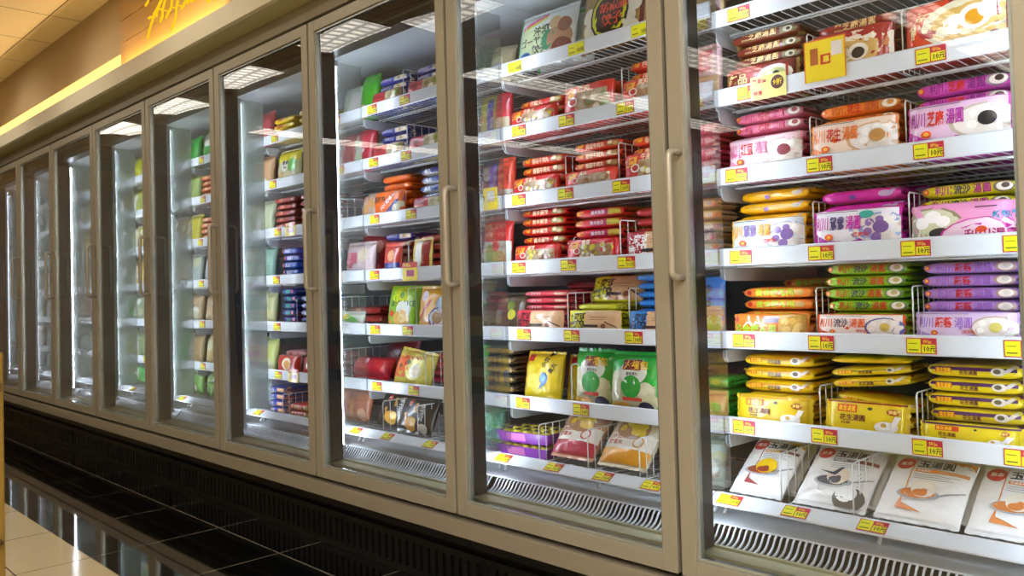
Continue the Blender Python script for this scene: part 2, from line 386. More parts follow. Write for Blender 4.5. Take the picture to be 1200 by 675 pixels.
K = {  # key: (description, noun category, lying colour, side print, front print, end colour)
 'sesame':  ('dark red gold sesame packet', '7d2416', [('r', .42, -.9, .85, .9, '8b8a62'), ('e', .62, 0, .5, 1.6, 'd8d4c0'), ('e', .64, 0, .26, 1.3, '39402c'), ('r', -.95, -.95, .9, -.55, 'b59a55'), ('t', '黑芝麻湯圓', -.62, .15, .62, 'f2cf8a', 0, .48)],
             [('r', -.93, -.9, .1, .9, 'a3231a'), ('p', [(-.9, -.5), (-.85, .4), (-.45, .5), (-.4, -.4)], '6e1a12'), ('t', '御品', -.84, 0, .42, 'e6cf86'), ('e', .42, -.15, .75, 1.9, 'eef0e8'), ('e', .4, -.2, .55, 1.9, 'c8cf8c'), ('e', .3, -.2, .3, 1.1, 'f4f4ee'), ('e', .48, -.2, .28, 1.1, '34402e'), ('r', .72, -.5, .78, .5, 'b02828')], '9a7c3c'),
 'sesame2': ('brown red black sesame packet', '8c1d12', [('t', '黑芝麻湯圓', -.5, .05, .62, 'f0cf8e', 0, .52), ('e', .72, 0, .6, 1.2, 'b0523a'), ('r', -.95, .7, .95, .9, 'b78a4a')],
             [('r', -.93, -.9, .93, .9, 'a8281a'), ('e', .2, -.25, 1.05, 2.2, 'f1e9d6'), ('e', .1, -.35, .75, 2.2, 'd9b364'), ('e', -.1, -.3, .36, 1.2, 'fbf7ee'), ('e', .25, -.25, .4, 1.2, 'fbf7ee'), ('e', .25, -.3, .26, 1.2, '2c2628'), ('r', .70, -.3, .76, .7, 'b02828'), ('p', [(.78, -.2), (.86, .3), (.93, -.2)], 'c9772e')], '6e1a12'),
 'eggred':  ('orange red packet picturing yolk filled balls', '8c1d12', [('t', '蛋黃湯圓', -.5, .05, .55, 'f0cf8e')],
             [('r', -.93, -.9, -.05, .9, 'd63f12'), ('t', '御品', -.86, .1, .5, 'f1e0b0'), ('e', -.42, -.2, .3, 1.4, 'b02838'), ('e', .42, -.1, .95, 1.9, 'e6e2c8'), ('e', .4, -.15, .75, 1.9, 'd8b45c'), ('e', .1, -.15, .38, 1.2, 'f6f4ec'), ('e', .45, 0, .48, 1.15, 'f6f4ec'), ('e', .45, -.03, .3, 1.1, 'e3a216'), ('e', .72, .2, .35, 1.1, 'f6f4ec'), ('r', .84, -.1, .89, .75, 'c0283c')], '6e1a12'),
 'pink':    ('pink rice ball packet', 'e87a9c', lq('d94a78', 'c22234', '桂花', '湯圓', 'b98a92', '9a4a54'), sq('e98aa8', 'd86a92', 'c8282c', '紅豆', '湯圓', 'd8b8b4', '8d3a44', 'f2d3dc'), 'e98aa8'),
 'orange':  ('orange peanut rice ball packet', 'f08a28', lq('c2571a', 'd6241c', '花生', '湯圓', 'c98a3c', 'c98a3c'), sq('ea7a1c', 'e8761a', 'd4261c', '花生', '湯圓', 'd9b48c', 'c08a48', 'f3ddc8'), 'ee8a30'),
 'magenta': ('magenta sesame rice ball packet', 'd850c0', lq('8c1a86', 'd6241c', '芝麻', '湯圓', 'a99aa4', '2c2628'), sq('c42aa8', 'b42a9c', 'd4281c', '芝麻', '湯圓', 'c8b8a8', '26262a', 'ecc9e6'), 'd45cc0'),
 'yellow':  ('golden yellow rice ball packet', 'f0b400', [('e', .62, 0, .4, 2.2, 'd8c8a8'), ('p', [(.6, -.1), (.8, .9), (.86, .85), (.68, -.2)], 'b8b2c4'), ('e', -.15, -.3, .35, 1.4, '8a5f9c'), ('r', -.7, .1, .2, .2, 'c98f12')],
             sq('cdd4dc', 'f0a800', '6f4a8c', '鴛鴦', '湯圓', 'b8b4cc', '7c5a9a', 'dfe6ea', '(芝麻餡)'), 'f2bc10'),
 'purplew': ('bright magenta rice ball packet', 'c8149c', [('e', .58, 0, .45, 2.2, 'b8a0c0'), ('p', [(.6, -.1), (.78, .9), (.86, .85), (.70, -.2)], 'a99cd0'), ('e', -.15, -.2, .35, 1.4, '5a4a9c')],
             sq('b01c98', 'c8149c', '4a3a70', '鴛鴦', '湯圓', '9fb0dc', '7c5a9a', 'f2f0f6', '(芝麻餡)')+[('e', .30, .62, .2, 1.8, '3aa898')], 'd01ca8'),
 'lime':    ('yellow green custard rice ball packet', 'd4cc14', lq('a8327c', '4a4454', '流沙', '湯圓', '7c7454', '54463a'), None, 'dcd41c'),
 'pinkbowl': ('pink packet picturing a glass bowl of balls', 'e890c4', None,
             [('r', -.93, -.9, .93, .9, 'ee9ccb'), ('e', -.52, -.2, 1.0, 1.5, '9c8c6c'), ('e', -.52, -.2, .9, 1.5, 'd8d8b4'), ('e', -.72, 0, .3, 1.2, 'fbf8f4'), ('e', -.5, .3, .32, 1.2, 'fbf8f4'), ('e', -.3, .05, .28, 1.2, 'fbf8f4'), ('e', -.36, -.55, .28, 1.9, '2f3630'),
              ('e', .52, -1.0, 1.0, 2.2, 'd02c9c'), ('e', .52, -1.1, .95, 2.2, 'f2d0e2'), ('e', .42, -.45, .16, 1.6, 'e8541c'), ('t', '利川湯圓', .1, -.72, .3, 'b42a6c'), ('t', '新包裝', .62, .2, .18, '1c9cc8', .1), ('r', .3, .62, .7, .68, '704060')], 'ee9ccb'),
 'corn':    ('orange packet with lime writing', 'f08a30', [('e', -.72, 0, .42, 1.1, 'd03a24'), ('t', '黃金糖不甩', -.55, .0, .7, 'c4e01c', 0, .52), ('e', .6, 0, .5, 1.8, 'c9a24a')],
             [('e', -.86, .45, .24, 1.2, 'e04a38'), ('t', 'AA', -.66, .3, .5, 'fff2e0'), ('r', -.1, .2, .3, .75, 'a89ab4'), ('r', .3, -.9, .93, .9, 'c89a34'), ('e', .45, .3, .3, 1.2, 'e8c468'), ('e', .65, .35, .28, 1.2, 'dcb04c'), ('e', .8, -.1, .3, 1.2, 'e8c468'), ('e', .5, -.4, .34, 1.2, 'dfb654'), ('e', .74, -.5, .26, 1.2, 'f0d080'), ('t', '黃金糖不甩', -.9, -.45, .5, 'b4e01c', 0, .58)], 'f09a40'),
 'green':   ('bright green custard rice ball packet', '8cc81c', lq('c8501c', '4a4454', '流沙', '湯圓', '6c8c5c', 'b8b070'), None, '94d024'),
 'orangew': ('orange and white custard rice ball packet', 'ec5a1c', None, sq('ee6a28', 'e8601c', '54505c', '流沙', '湯圓', '5a6aa8', 'd8c058', 'f4e4dc', '(花生餡)'), 'ec5a1c'),
 'lilac':   ('lilac taro rice ball packet', 'b48ad0', lq('a06cc8', 'c8282c', '蔴蓉', '湯圓', 'b89a88', 'd8d0c0'), sq('b890d8', 'a878d0', 'd4281c', '蔴蓉', '湯圓', 'c8b0a0', 'd8cc6c', 'e2cdec', '(花生餡)'), 'c8a8e0'),
 'yelpea':  ('yellow peanut rice ball packet', 'f0cc10', yel_l('e0a018'), yel_s(), 'f0d428'),
 'yelpur':  ('purple and yellow sesame rice ball packet', 'e8d010', yel_l('4f1a5c'), yel_s('4f1a5c'), 'ecd418'),
 'yelred':  ('yellow and crimson red bean packet', 'e6c814', yel_l('8c1c14'), [('r', -.93, .8, .93, .9, '8c1c14')]+yel_s('8c1c14')[1:], 'e8c41c'),
 'jade':    ('white pouch', 'eef0ee', None, None, None),
 'redegg':  ('red dumpling packet', 'dc2618', red_l('dc2618', 'b8a038', '四寶丸'), red_s('e6dfc8', 'd8c034', '牛筋丸'), 'e02c1c'),
 'redbeef': ('orange red beef ball packet', 'de3a1c', red_l('de3a1c', 'a8784c', '香菇牛肉丸'), red_s('c8b89c', 'a8825c', '貢丸', 'e0381c'), 'e8401c'),
 'redmix':  ('scarlet fish ball packet', 'd8201c', red_l('d8201c', '8c8c34', '黃金燕餃'), red_s('e8dc4c', 'c8bc2c', '燕餃', 'd8201c'), 'e0281c'),
 'redpur':  ('crimson packet with purple band', 'd81c24', [('r', -.3, -.9, .4, .9, 'b81c6c')]+red_l('d81c24', 'c8c04c', '魚蛋')[0:1]+[('t', '龍鳳', -.8, 0, .44, 'f2b21f'), ('t', '黃金魚蛋', -.26, 0, .42, 'f4dfe8')], red_s('f0f0e0', 'd8d040', '魚蛋', 'd81c24', 12), 'e02c2c'),
 'redcart': ('dark red dumpling carton', 'a81c24', [('r', -.9, -.3, .9, .1, 'c8384c'), ('r', .3, -.9, .85, .9, 'b88c64')], carton('b81c2c', '燕餃'), 'a82430'),
 'pinkcart': ('rose red prawn dumpling carton', 'd83a4c', [('r', .35, -.8, .9, .8, 'd8a88c'), ('t', '下廚班蝦餃', -.7, 0, .5, 'f4b8b8')], carton('d8283c', '蝦餃', '3c1418'), 'e05a64'),
 'yelcart': ('lime yellow cloud dumpling carton', 'd4d41c', [('r', -.9, -.5, .9, .5, 'e0e02c'), ('t', '下廚班', .6, 0, .5, '4c4c1c')], carton('dcdc1c', '雲餃', '34341c'), 'e0dc2c'),
 'bluecart': ('blue fish dumpling carton', '1c6cc0', [('r', -.9, -.4, .9, .3, '2c84d8')], carton('2488d8', '魚餃', '14283c'), '2880d0'),
 'bluered': ('blue and cream dumpling packet', '1c3ca8', [('r', -.95, -.95, .1, -.4, 'a8242c'), ('r', .1, -.9, .9, .9, 'd8ccb0'), ('e', .4, .1, .45, 1.4, 'b89c6c'), ('e', .7, -.2, .4, 1.3, 'efe4cc'), ('t', 'RAVIOLI', -.75, .2, .45, 'e8e8f0')],
             [('r', -.93, -.9, .1, .9, 'c4242c'), ('t', 'RAVIOLI', -.8, .25, .26, '2c1c1c'), ('r', .1, -.9, .93, .9, 'b8a87c'), ('e', .35, .2, .35, 1.2, 'a08c54'), ('e', .6, -.3, .35, 1.3, 'efe8d4'), ('e', .78, .3, .3, 1.2, '8ca048'), ('p', [(-.8, -.5), (-.6, -.3), (0, -.5), (0, -.7)], 'e8605c')], '24449c'),
 'bluewh':  ('white and blue striped fish ball packet', 'dfe6ee', [('r', -.9, -.5, .2, .6, '1c3c98'), ('t', '魚丸', -.6, 0, .6, 'e8eef8'), ('e', .6, 0, .5, 1.5, 'c8c8a4')], None, '3a5cb0'),
 'orgbag':  ('orange squid ball packet', 'ee6c14', [('r', -.5, .1, .5, .3, 'f29c58')], [('p', [(-.6, -.9), (.9, .6), (.93, .9), (.93, .1), (-.1, -.9)], '1c2c8c'), ('t', 'SQUIDBALL', -.35, -.5, .2, 'f4e8f0', .62), ('t', '花枝丸', -.85, .35, .26, '4c3c34'), ('e', .6, -.5, .35, 1.3, 'c8c4a4'), ('e', .8, -.2, .25, 1.2, 'd8d4b4')], 'f0782c'),
 'redmeat': ('dark red sausage packet', '8c1c18', [('r', -.7, -.5, .5, .3, 'b04034'), ('t', '臘腸', -.4, 0, .5, 'e0b088')], [('r', -.7, -.7, .7, .6, 'b8483c'), ('t', '臘腸', -.6, 0, .4, 'e8c8a0'), ('e', .6, -.2, .4, 1.2, 'c8a86c')], '9c2c24'),
 'bluestk': ('royal blue fish tofu packet', '1848b0', [('e', -.7, 0, .5, 1.2, 'd84c3c'), ('t', '魚豆腐', -.4, 0, .55, 'e8ecf4')], None, '2858b8'),
 'navystk': ('navy and green dumpling packet', '1c2c8c', [('r', -.3, -.6, .3, .4, '2c8c84'), ('e', .6, 0, .4, 1.2, 'd8384c')], None, '1c3c9c'),
 'rosemeat': ('pink sliced meat packet', 'c88c8c', [('e', -.4, 0, .5, 2, 'a84c4c'), ('e', .3, 0, .5, 2, 'b86464')], [('r', -.93, -.9, .93, .9, 'c02c1c'), ('e', 0, 0, .7, 1.4, 'f0e0c4'), ('e', .05, -.1, .5, 1.4, 'e8a848')], 'd8a0a0'),
 'orbslab': ('blue and orange dumpling packet', '2448a8', [('r', .1, -.9, .9, .9, 'e0a468'), ('t', '水餃', -.7, 0, .55, 'f0e0d0')], None, 'c84c34'),
 'yelslab': ('yellow cheese snack packet', 'ecc814', [('t', '起司條', -.5, 0, .55, 'c8341c')], None, 'f0d028'),
 'redorange': ('red orange sausage packet', 'c8401c', [('r', -.6, -.5, .6, .4, 'e08c4c'), ('t', '香腸', -.3, 0, .5, 'f4dcb0')], None, 'd05c30'),
 'tantray': ('tan layered dumpling tray', 'b89868', [('r', -.9, -.5, .9, .3, 'c84c38'), ('e', .3, 0, .5, 2, 'd8c49c')], None, 'c8ac80'),
 'darktray': ('dark brown noodle tray', '4c4030', [('r', -.9, -.4, .9, .4, 'a07c2c')], None, '5c4c38'),
 'greenslab': ('bright green bean packet', '28b43c', [('e', 0, 0, .5, 2, 'd8dc3c'), ('r', .3, -.6, .8, .6, '188c2c')], None, '38c44c'),
 'palepk':  ('pale frosted vegetable packet', 'b8c8b0', [('e', -.3, 0, .6, 2, '88b070'), ('e', .4, 0, .5, 2, 'd8d080')], None, 'c4d0bc'),
}
def K_(k, i): return K[k][i]

def remap(art, k):
    if not art: return art
    f = lambda v: v if v <= -.85 else 1-(1-v)*k
    o = []
    for a in art:
        if a[0] == 'r': o.append(('r', a[1], f(a[2]), a[3], f(a[4]), a[5]))
        elif a[0] == 'e': o.append(('e', a[1], f(max(a[2], -.84)), a[3]*k, a[4], a[5]))
        elif a[0] == 'p': o.append(('p', [(u, f(v)) for u, v in a[1]], a[2]))
        else: o.append(('t', a[1], a[2], f(a[3]), a[4]*k)+tuple(a[5:]))
    return o
HID = .026
ORD = ['topmost', 'second from top', 'third from top', 'fourth from top', 'fifth from top', 'sixth from top', 'seventh from top', 'eighth from top', 'ninth from top']
DOOR = {0: 'frame-edge', 1: 'nearest', 2: 'second', 3: 'third', 4: 'fourth', 5: 'fifth', 6: 'sixth', 7: 'seventh', 8: 'eighth', 9: 'ninth', 10: 'farthest'}
ROW = ['top', 'second', 'third', 'fourth', 'fifth', 'sixth', 'bottom']
STALL = {1: [1.783, 1.578, 1.374, 1.166, .955, .737], 2: [1.816, 1.607, 1.385, 1.167, .954, .734]}
def ZT(b, r): return STALL[1 if b <= 1 else 2][r]       # rail top
def ZS(b, r): return ZT(b, r)-.041 if r < 6 else .535   # surface things stand on
_C = {}
def kname(d):
    for w, n in (('rice ball', 'rice_ball_packet'), ('bean ball', 'rice_ball_packet'), ('bowl', 'rice_ball_packet'), ('yolk', 'rice_ball_packet'), ('lime writing', 'rice_ball_packet'), ('sesame', 'sesame_dumpling_packet'), ('carton', 'dumpling_carton'),
                 ('fish', 'fish_ball_packet'), ('beef', 'beef_ball_packet'), ('sausage', 'sausage_packet'), ('dumpling', 'dumpling_packet'), ('squid', 'squid_ball_packet'), ('tray', 'noodle_tray')):
        if w in d: return n
    return 'frozen_food_packet'
def kcat(n): return n.replace('_', ' ').split()[-1] if n != 'frozen_food_packet' else 'food packet'
def copy_pack(P, name, label, cat, group, loc, rot):
    r = thing(name, label, cat, loc, group, rot)
    for pn, me in P.items(): place(pn, me, r)
    return r
def LS(b, r, x0, x1, key, n, pitch=.031, y=.395, D=.16, col='middle', z0=None, simple=False, rear=''):
    """a stack of packets lying flat"""
    W = x1-x0; d, c, art, _, ends = K[key]
    z = ZS(b, r) if z0 is None else z0
    if r < 6 and z0 is None and n > 0: n += 1; pitch = pitch+(HID-pitch)/n
    for i in range(n):
        ck = ('L', key, round(W, 3), round(pitch, 4), i % 2, simple, round(D, 3))
        if ck not in _C:
            _C[ck] = build_pack(wrap_geo(W-.004, pitch*.975, D, True, c, art, len(_C)*1.3, ends), 'p', None, W-.004, pitch, None if simple else art)
        jx, ja = random.uniform(-.004, .004), random.uniform(-.03, .03)
        cat = 'food packet'
        lab = f"{d}, {ORD[n-1-i]} of {rear}{col} stack, {ROW[r]} shelf, {DOOR[b]} door" if n > 1 else f"{d} lying alone at {rear}{col}, {ROW[r]} shelf, {DOOR[b]} door"
        copy_pack(_C[ck], kname(d), lab, cat, f"{d}s stacked on the {ROW[r]} shelf", ((x0+x1)/2+jx, y+random.uniform(-.004, .004), z+i*pitch+.0015), (0, 0, ja*.6))
    return z+n*pitch
def ST(b, r, x0, x1, H, key, y=.285, T=.04, lean=-.06, col='middle', z0=None, art=None, kindname='standing on its edge'):
    W = x1-x0; d, c, _, fa, ends = K[key]
    fa = remap(art or fa, H/(H+HID)); H += HID
    ck = ('S', key, round(W, 3), H, T)
    if ck not in _C: _C[ck] = build_pack(wrap_geo(W-.004, H, T, False, c, fa, len(_C)*1.7, ends), 'p', None, W-.004, H, fa)
    copy_pack(_C[ck], kname(d), f"{d} facing out in front of {col} stack, {ROW[r]} shelf, {DOOR[b]} door", 'food packet', None,
              ((x0+x1)/2, y, (ZS(b, r) if z0 is None else z0)+.0006), (lean, 0, random.uniform(-.02, .02)))
def BG(b, r, xc, W, H, T, y, lean, color, art, label, rz=0, z0=None, cat='food bag', ry=0, group=None, name='food_bag'):
    H_ = H
    if r < 6: art = remap(art, H/(H+HID)) if H < .16 else art; H += HID*(1 if H < .16 else .6)
    lim = (.131 if r == 6 else ((2.005 if r == 0 else ZT(b, r-1)-.056)-ZS(b, r)-.004-T*.2))/math.cos(lean); H = min(H, lim)
    ck = ('B', W, H, T, color, str(art))
    if ck not in _C: _C[ck] = build_pack(bag_geo(W, H, T, color, len(_C)*1.9), 'p', None, W, H, art)
    z = (ZS(b, r) if z0 is None else z0)+abs(math.sin(lean))*T*.46
    return copy_pack(_C[ck], name, label, cat, group, (xc, y, z+.001), (lean, ry, rz))

# ------------------------------------------------------------------ freezer
B = lambda k: -.028 if k == 0 else (-.8*k if k > 0 else .8)
beige = pbr('door_aluminium', 'a09a8c', .36, metal=.2)
beige2 = pbr('rail_aluminium', '9a9282', .42, metal=.2)
handle_m = pbr('handle_metal', 'aaa396', .28, metal=.3)
black = pbr('black_plastic', '0c0c0c', .42)
mull = pbr('mullion_dark', '0d0b09', .4)
gasket = pbr('glass_spacer', 'b9c2c4', .25, metal=.7)
white = pbr('white_liner', 'd8e0e2', .4)
whitep = pbr('white_rail_plastic', 'dce2e6', .3, coat=.2)
wire = pbr('white_wire', 'e2e6e4', .35)
cream = pbr('cream_plastic', 'c9c9a8', .4)
darkgap = pbr('recess_shade', '0a0908', .8)
tube_m = emit('tube_light', 'e2efff', 43)
clear = glass_mat('door_glass', 0, 1.0)
BOW = .0022
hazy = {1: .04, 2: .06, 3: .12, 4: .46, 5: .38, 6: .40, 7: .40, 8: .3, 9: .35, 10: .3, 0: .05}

UNITS = [((0, 1, 2), .8, -1.6), ((3, 4, 5), -1.6, -4.0), ((6, 7), -4.0, -5.6), ((8, 9, 10), -5.6, -8.0)]
UL = ['nearest freezer cabinet with doors of dumpling packets', 'freezer cabinet with three doors in mid aisle, second from right',
      'freezer cabinet with two misted doors farther down the aisle', 'farthest freezer cabinet at the left end of the row']
GLZ0, GLZ1 = .441, 2.055
for (doors, xr, xl), ul in zip(UNITS, UL):
    root = thing('display_freezer', 'beige framed glass door '+ul, 'freezer', ((xr+xl)/2, .3, 0), 'display freezers along the wall')
    a, c = xl+.001, xr-.001
    m = MB()                                                     # body: black base stepped back to the kick
    m.prism_x([(.02, .335), (.035, .325), (.035, .312), (.055, .305), (.055, .285), (.118, .245), (.125, .24), (.125, .10), (.84, .10), (.84, .335)], a, c, black)
    fixed(m, 'base_cabinet', root)
    m = MB(); kp = pbr('kick_panel', '0e0f0a', .5)
    x = a+.02
    while x < c-.04: m.box(x, .112, .125, x+.024, .124, .215, kp); x += .0405
    m.box(a, .112, .215, c, .124, .238, kp); m.box(a, .112, .101, c, .124, .125, kp)
    fixed(m, 'kick_grille', root)
    m = MB(); m.box(a, -.006, .336, c, .05, .385, beige2, .0015); fixed(m, 'base_rail', root)
    m = MB(); m.box(a, .036, .386, c, .05, .435, darkgap); fixed(m, 'lower_gap_shade', root)  # near-black strips below and above the doors paint in the gap's shade
    m = MB(); m.box(a, .036, 2.06, c, .05, 2.107, darkgap); fixed(m, 'upper_gap_shade', root)
    m = MB(); m.box(a, 0, 2.107, c, .05, 2.142, beige2, .0015); m.box(a, .012, 2.142, c, .05, 2.18, pbr('header_shade', '9a8e7a', .5)); fixed(m, 'header_rail', root)  # browner upper strip paints in the shade above the rail
    m = MB(); m.box(a, .048, .425, c, .100, .446, cream)            # liner
    m.box(a, .100, .405, c, .80, .425, pbr('slot_shade', '3c3c34', .6))  # dark sheet paints the shade between the grille bars
    m.box(a, .80, .42, c, .84, 2.012, pbr('back_panel_shaded', '4e5250', .5)); m.box(a, .05, 2.012, c, .84, 2.05, white)  # back coloured dark to carry the shelf shadow deep in the case
    if doors[0] == 0: m.box(c-.02, .05, .45, c, .80, 2.012, white)
    if doors[-1] == 10: m.box(a, .05, .45, a+.02, .80, 2.012, white)
    fixed(m, 'liner', root)
    m = MB(); m.box(a, .036, 1.975, c, .10, 2.060, mull); m.box(a, .034, 1.995, c, .036, 2.004, gasket); fixed(m, 'top_frame', root)
    # air grille: curved white bars
    m = MB()
    m.prism_x([(.165, .4835), (.165, .4875), (.79, .4955), (.79, .4915)], a, c, whitep)
    m.prism_x([(.112, .428), (.112, .452), (.101, .452), (.101, .428)], a, c, cream)
    x = a+.01
    bar = [(.106, .4500), (.120, .4510), (.134, .4545), (.145, .4615), (.152, .470), (.158, .479), (.168, .4872)]
    while x < c-.01:
        for i in range(len(bar)-1):
            (y0, z0), (y1, z1) = bar[i], bar[i+1]
            m.add([(x, y0, z0), (x+.0042, y0, z0), (x+.0042, y1, z1), (x, y1, z1), (x, y0, z0-.005), (x+.0042, y0, z0-.005), (x+.0042, y1, z1-.005), (x, y1, z1-.005)],
                  [(0, 1, 2, 3), (0, 4, 5, 1), (1, 5, 6, 2), (3, 2, 6, 7), (0, 3, 7, 4)], whitep)
        x += .0150
    fixed(m, 'air_grille', root)
    for k in doors:
        L, R = B(k)+(.006), (B(k-1) if k > 0 else .8)-(.006)
        if k == 1: R = -.034
        if k == 0: L = -.020
        m = MB(); w = .0405                                     # mitred door frame
        for (p, q) in (((L, .400), (L+w, .400)), ((R-w, .400), (R, .400))):
            m.box(p[0], 0, .4005, q[0], .034, 2.0955, beige, .0018)
        m.box(L+w, .0006, .4005, R-w, .034, .4405, beige, .0012); m.box(L+w, .0006, 2.0555, R-w, .034, 2.0955, beige, .0012)
        d = fixed(m, 'glass_door', root)
        m = MB(); e = .007
        x0, x1, z0, z1 = L+w, R-w, .4408, 2.0552
        for bx in ((x0, z0, x0+e, z1), (x1-e, z0, x1, z1), (x0+e, z0, x1-e, z0+e), (x0+e, z1-e, x1-e, z1)):
            m.box(bx[0], .0075, bx[1], bx[2], .024, bx[3], gasket)
        m.obj('glazing_bead', d)
        m = MB(); nu_, nv_ = 20, 30; P_ = []
        for j in range(nv_+1):
            for i in range(nu_+1):
                uu, vv = -1+2*i/nu_, -1+2*j/nv_
                P_.append((x0+(x1-x0)*i/nu_, .0145+BOW*(1-uu*uu)*(1-vv**4), z0+(z1-z0)*j/nv_))
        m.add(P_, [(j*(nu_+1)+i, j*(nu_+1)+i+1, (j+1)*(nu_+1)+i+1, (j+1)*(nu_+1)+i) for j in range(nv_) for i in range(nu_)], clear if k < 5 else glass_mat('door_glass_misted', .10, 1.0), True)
        m.obj('glass_pane', d)
        m = MB(); hx = L+.030; pts = []
        za, zb, so, rr = 1.095, 1.385, -.047, .016
        pts = [(hx, .002, za)]
        for i in range(5): t = i/4*math.pi/2; pts.append((hx, so+rr*(1-math.sin(t)), za+rr*(1-math.cos(t))))
        for i in range(5): t = i/4*math.pi/2; pts.append((hx, so+rr*(1-math.cos(t)), zb-rr*(1-math.sin(t))))
        pts.append((hx, .002, zb))
        m.tube(pts, .0082, handle_m, 12)
        m.obj('handle', d)
    for k in doors:                                             # mullion with its tube lamp and side shield
        bx = B(k)
        if k == 10: continue
        m = MB(); m.box(bx-.034, .036, .451, bx+.034, .098, 1.974, mull, .003)
        for q in (-.02, 0, .02): m.box(bx+q-.001, .0345, .452, bx+q+.001, .036, 1.972, black)
        mo = fixed(m, 'mullion', root)
        m = MB(); m.tube([(bx, .114, .50), (bx, .114, 1.95)], .0085, tube_m, 10); m.obj('tube_lamp', mo)
        m = MB(); m.box(bx-.012, .098, .478, bx+.012, .124, .50, white); m.obj('lamp_holder', mo)
        m = MB(); m.box(bx-.012, .098, 1.95, bx+.012, .124, 1.972, white); m.obj('lamp_holder', mo)
        FH = .112 if k in (0, 1, 2, 3, 7) else .119  # channel added to screen the tube, deeper where its glow should stay hidden
        m = MB(); m.add([(bx-.013, .098, .50), (bx-.013, FH, .50), (bx-.011, FH, .50), (bx-.011, .100, .50), (bx+.011, .100, .50), (bx+.011, FH, .50), (bx+.013, FH, .50), (bx+.013, .098, .50)]+[(bx-.013, .098, 1.95), (bx-.013, FH, 1.95), (bx-.011, FH, 1.95), (bx-.011, .100, 1.95), (bx+.011, .100, 1.95), (bx+.011, FH, 1.95), (bx+.013, FH, 1.95), (bx+.013, .098, 1.95)],
              [(i, (i+1) % 8, 8+(i+1) % 8, 8+i) for i in range(8)], white); m.obj('lamp_channel', mo)
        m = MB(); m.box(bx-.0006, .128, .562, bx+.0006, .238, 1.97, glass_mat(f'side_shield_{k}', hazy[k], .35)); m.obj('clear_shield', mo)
    # shelves
    for k in doors:
        sl, sr = B(k)-.018 if k else -.026, (B(k-1) if k > 0 else .8)-.023
        if k == 1: sr = -.032
        for r in range(7):
            if r < 6:
                zt = ZT(k, r); zs = ZS(k, r)
                m = MB()
                x = sl+.012
                while x < sr-.006:
                    m.tube([(x, .2545, zt-.012), (x, .256, zs+.006), (x, .266, zs-.001), (x, .72, zs-.001)], .0013, wire, 4, False)
                    x += .0245
                for (yy, zz, rr) in ((.258, zt-.012, .0022), (.330, zs-.006, .0032), (.350, zs-.006, .0022), (.48, zs-.005, .0028), (.62, zs-.005, .0028), (.72, zs-.004, .0028)):
                    m.tube([(sl+.004, yy, zz), (sr-.004, yy, zz)], rr, wire, 6)
                s = fixed(m, 'shelf', root)
                m = MB()
                m.prism_x([(.2500, zt), (.2475, zt-.003), (.2470, zt-.022), (.2475, zt-.042), (.2500, zt-.045), (.2530, zt-.043), (.2515, zt-.022), (.2530, zt-.001)], sl, sr, whitep)
                m.obj('price_rail', s)
                for e in (sl+.0005, sr-.0035):
                    prof = [(.262, zs-.010)]+[(.262+.020*(1-math.cos(t*math.pi/8)), zs-.022-.020*math.sin(t*math.pi/8)) for t in range(5)]+[(.60, zs-.045), (.72, zs-.055), (.79, zs-.055), (.79, zs-.010)]
                    m = MB(); m.prism_x(prof, e, e+.003, white); m.obj('bracket', s)
            else:
                m = MB(); zs = .533                              # slanting wire tray
                x = sl+.01
                while x < sr-.005:
                    m.tube([(x, .205, zs-.001), (x, .70, zs-.001)], .0018, wire, 4, False); x += .036
                for (yy, zz) in ((.205, .520), (.21, zs-.004), (.40, zs-.004), (.68, zs-.004)):
                    m.tube([(sl+.004, yy, zz), (sr-.004, yy, zz)], .0026, wire, 6)
                for e in (sl+.01, (sl+sr)/2, sr-.015):
                    m.tube([(e, .23, zs-.004), (e, .222, .505), (e, .214, .4965)], .0045, wire, 8)
                s = fixed(m, 'bottom_tray', root)
                m = MB(); m.prism_x([(.201, .5535), (.198, .5545), (.163, .5325), (.1625, .529), (.166, .529), (.203, .5505)], sl-.001, sr, whitep)
                m.obj('price_rail', s)

# ------------------------------------------------------------------ wire dividers
def divider(b, r, x, y0=.27, y1=.60, h=.10, n=9, lab='left'):
    z = ZS(b, r); m = MB(); h += HID if r < 6 else 0
    pts = [(x, y0, z+.004), (x, y0, z+h-.006), (x, y0+.006, z+h), (x, y1-.006, z+h), (x, y1, z+h-.006), (x, y1, z+.004)]
    m.tube([(p[0]-x, p[1]-y0, p[2]-z) for p in pts], .0019, wire, 6)
    m.tube([(0, 0, .004), (0, y1-y0, .004)], .0017, wire, 6)
    for i in range(1, n):
        yy = (y1-y0)*i/n; m.tube([(0, yy, .004), (0, yy, h)], .0014, wire, 5)
    o = m.obj('wire_divider', None, (x, y0, z))
    tag(o, f"white wire divider at {lab} of {ROW[r]} shelf behind {DOOR[b]} door", 'shelf divider', 'wire shelf dividers')
for r in range(1, 6):
    divider(1, r, -.590, y0=.305, lab='left gap', h=.12 if r < 5 else .10)
    divider(1, r, -.366, y0=.305, lab='right gap', h=.12 if r < 5 else .10)
divider(1, 6, -.652, y0=.215, y1=.55, h=.13, n=9, lab='left gap'); divider(1, 6, -.478, y0=.215, y1=.55, h=.13, n=9, lab='middle gap')
divider(2, 1, -1.375, y0=.30, h=.115, lab='left gap'); divider(2, 1, -1.156, y0=.30, h=.125, lab='right gap')
divider(2, 2, -1.390, y0=.305, h=.12, lab='left gap'); divider(2, 2, -1.180, y0=.305, h=.13, lab='right gap')
divider(2, 3, -1.366, y0=.305, h=.08, lab='left gap'); divider(2, 3, -1.152, y0=.265, h=.115, lab='right gap')
divider(2, 4, -1.362, y0=.265, h=.12, lab='left gap'); divider(2, 4, -1.158, y0=.305, h=.13, lab='right gap')
divider(2, 5, -1.373, y0=.285, h=.12, lab='middle gap')
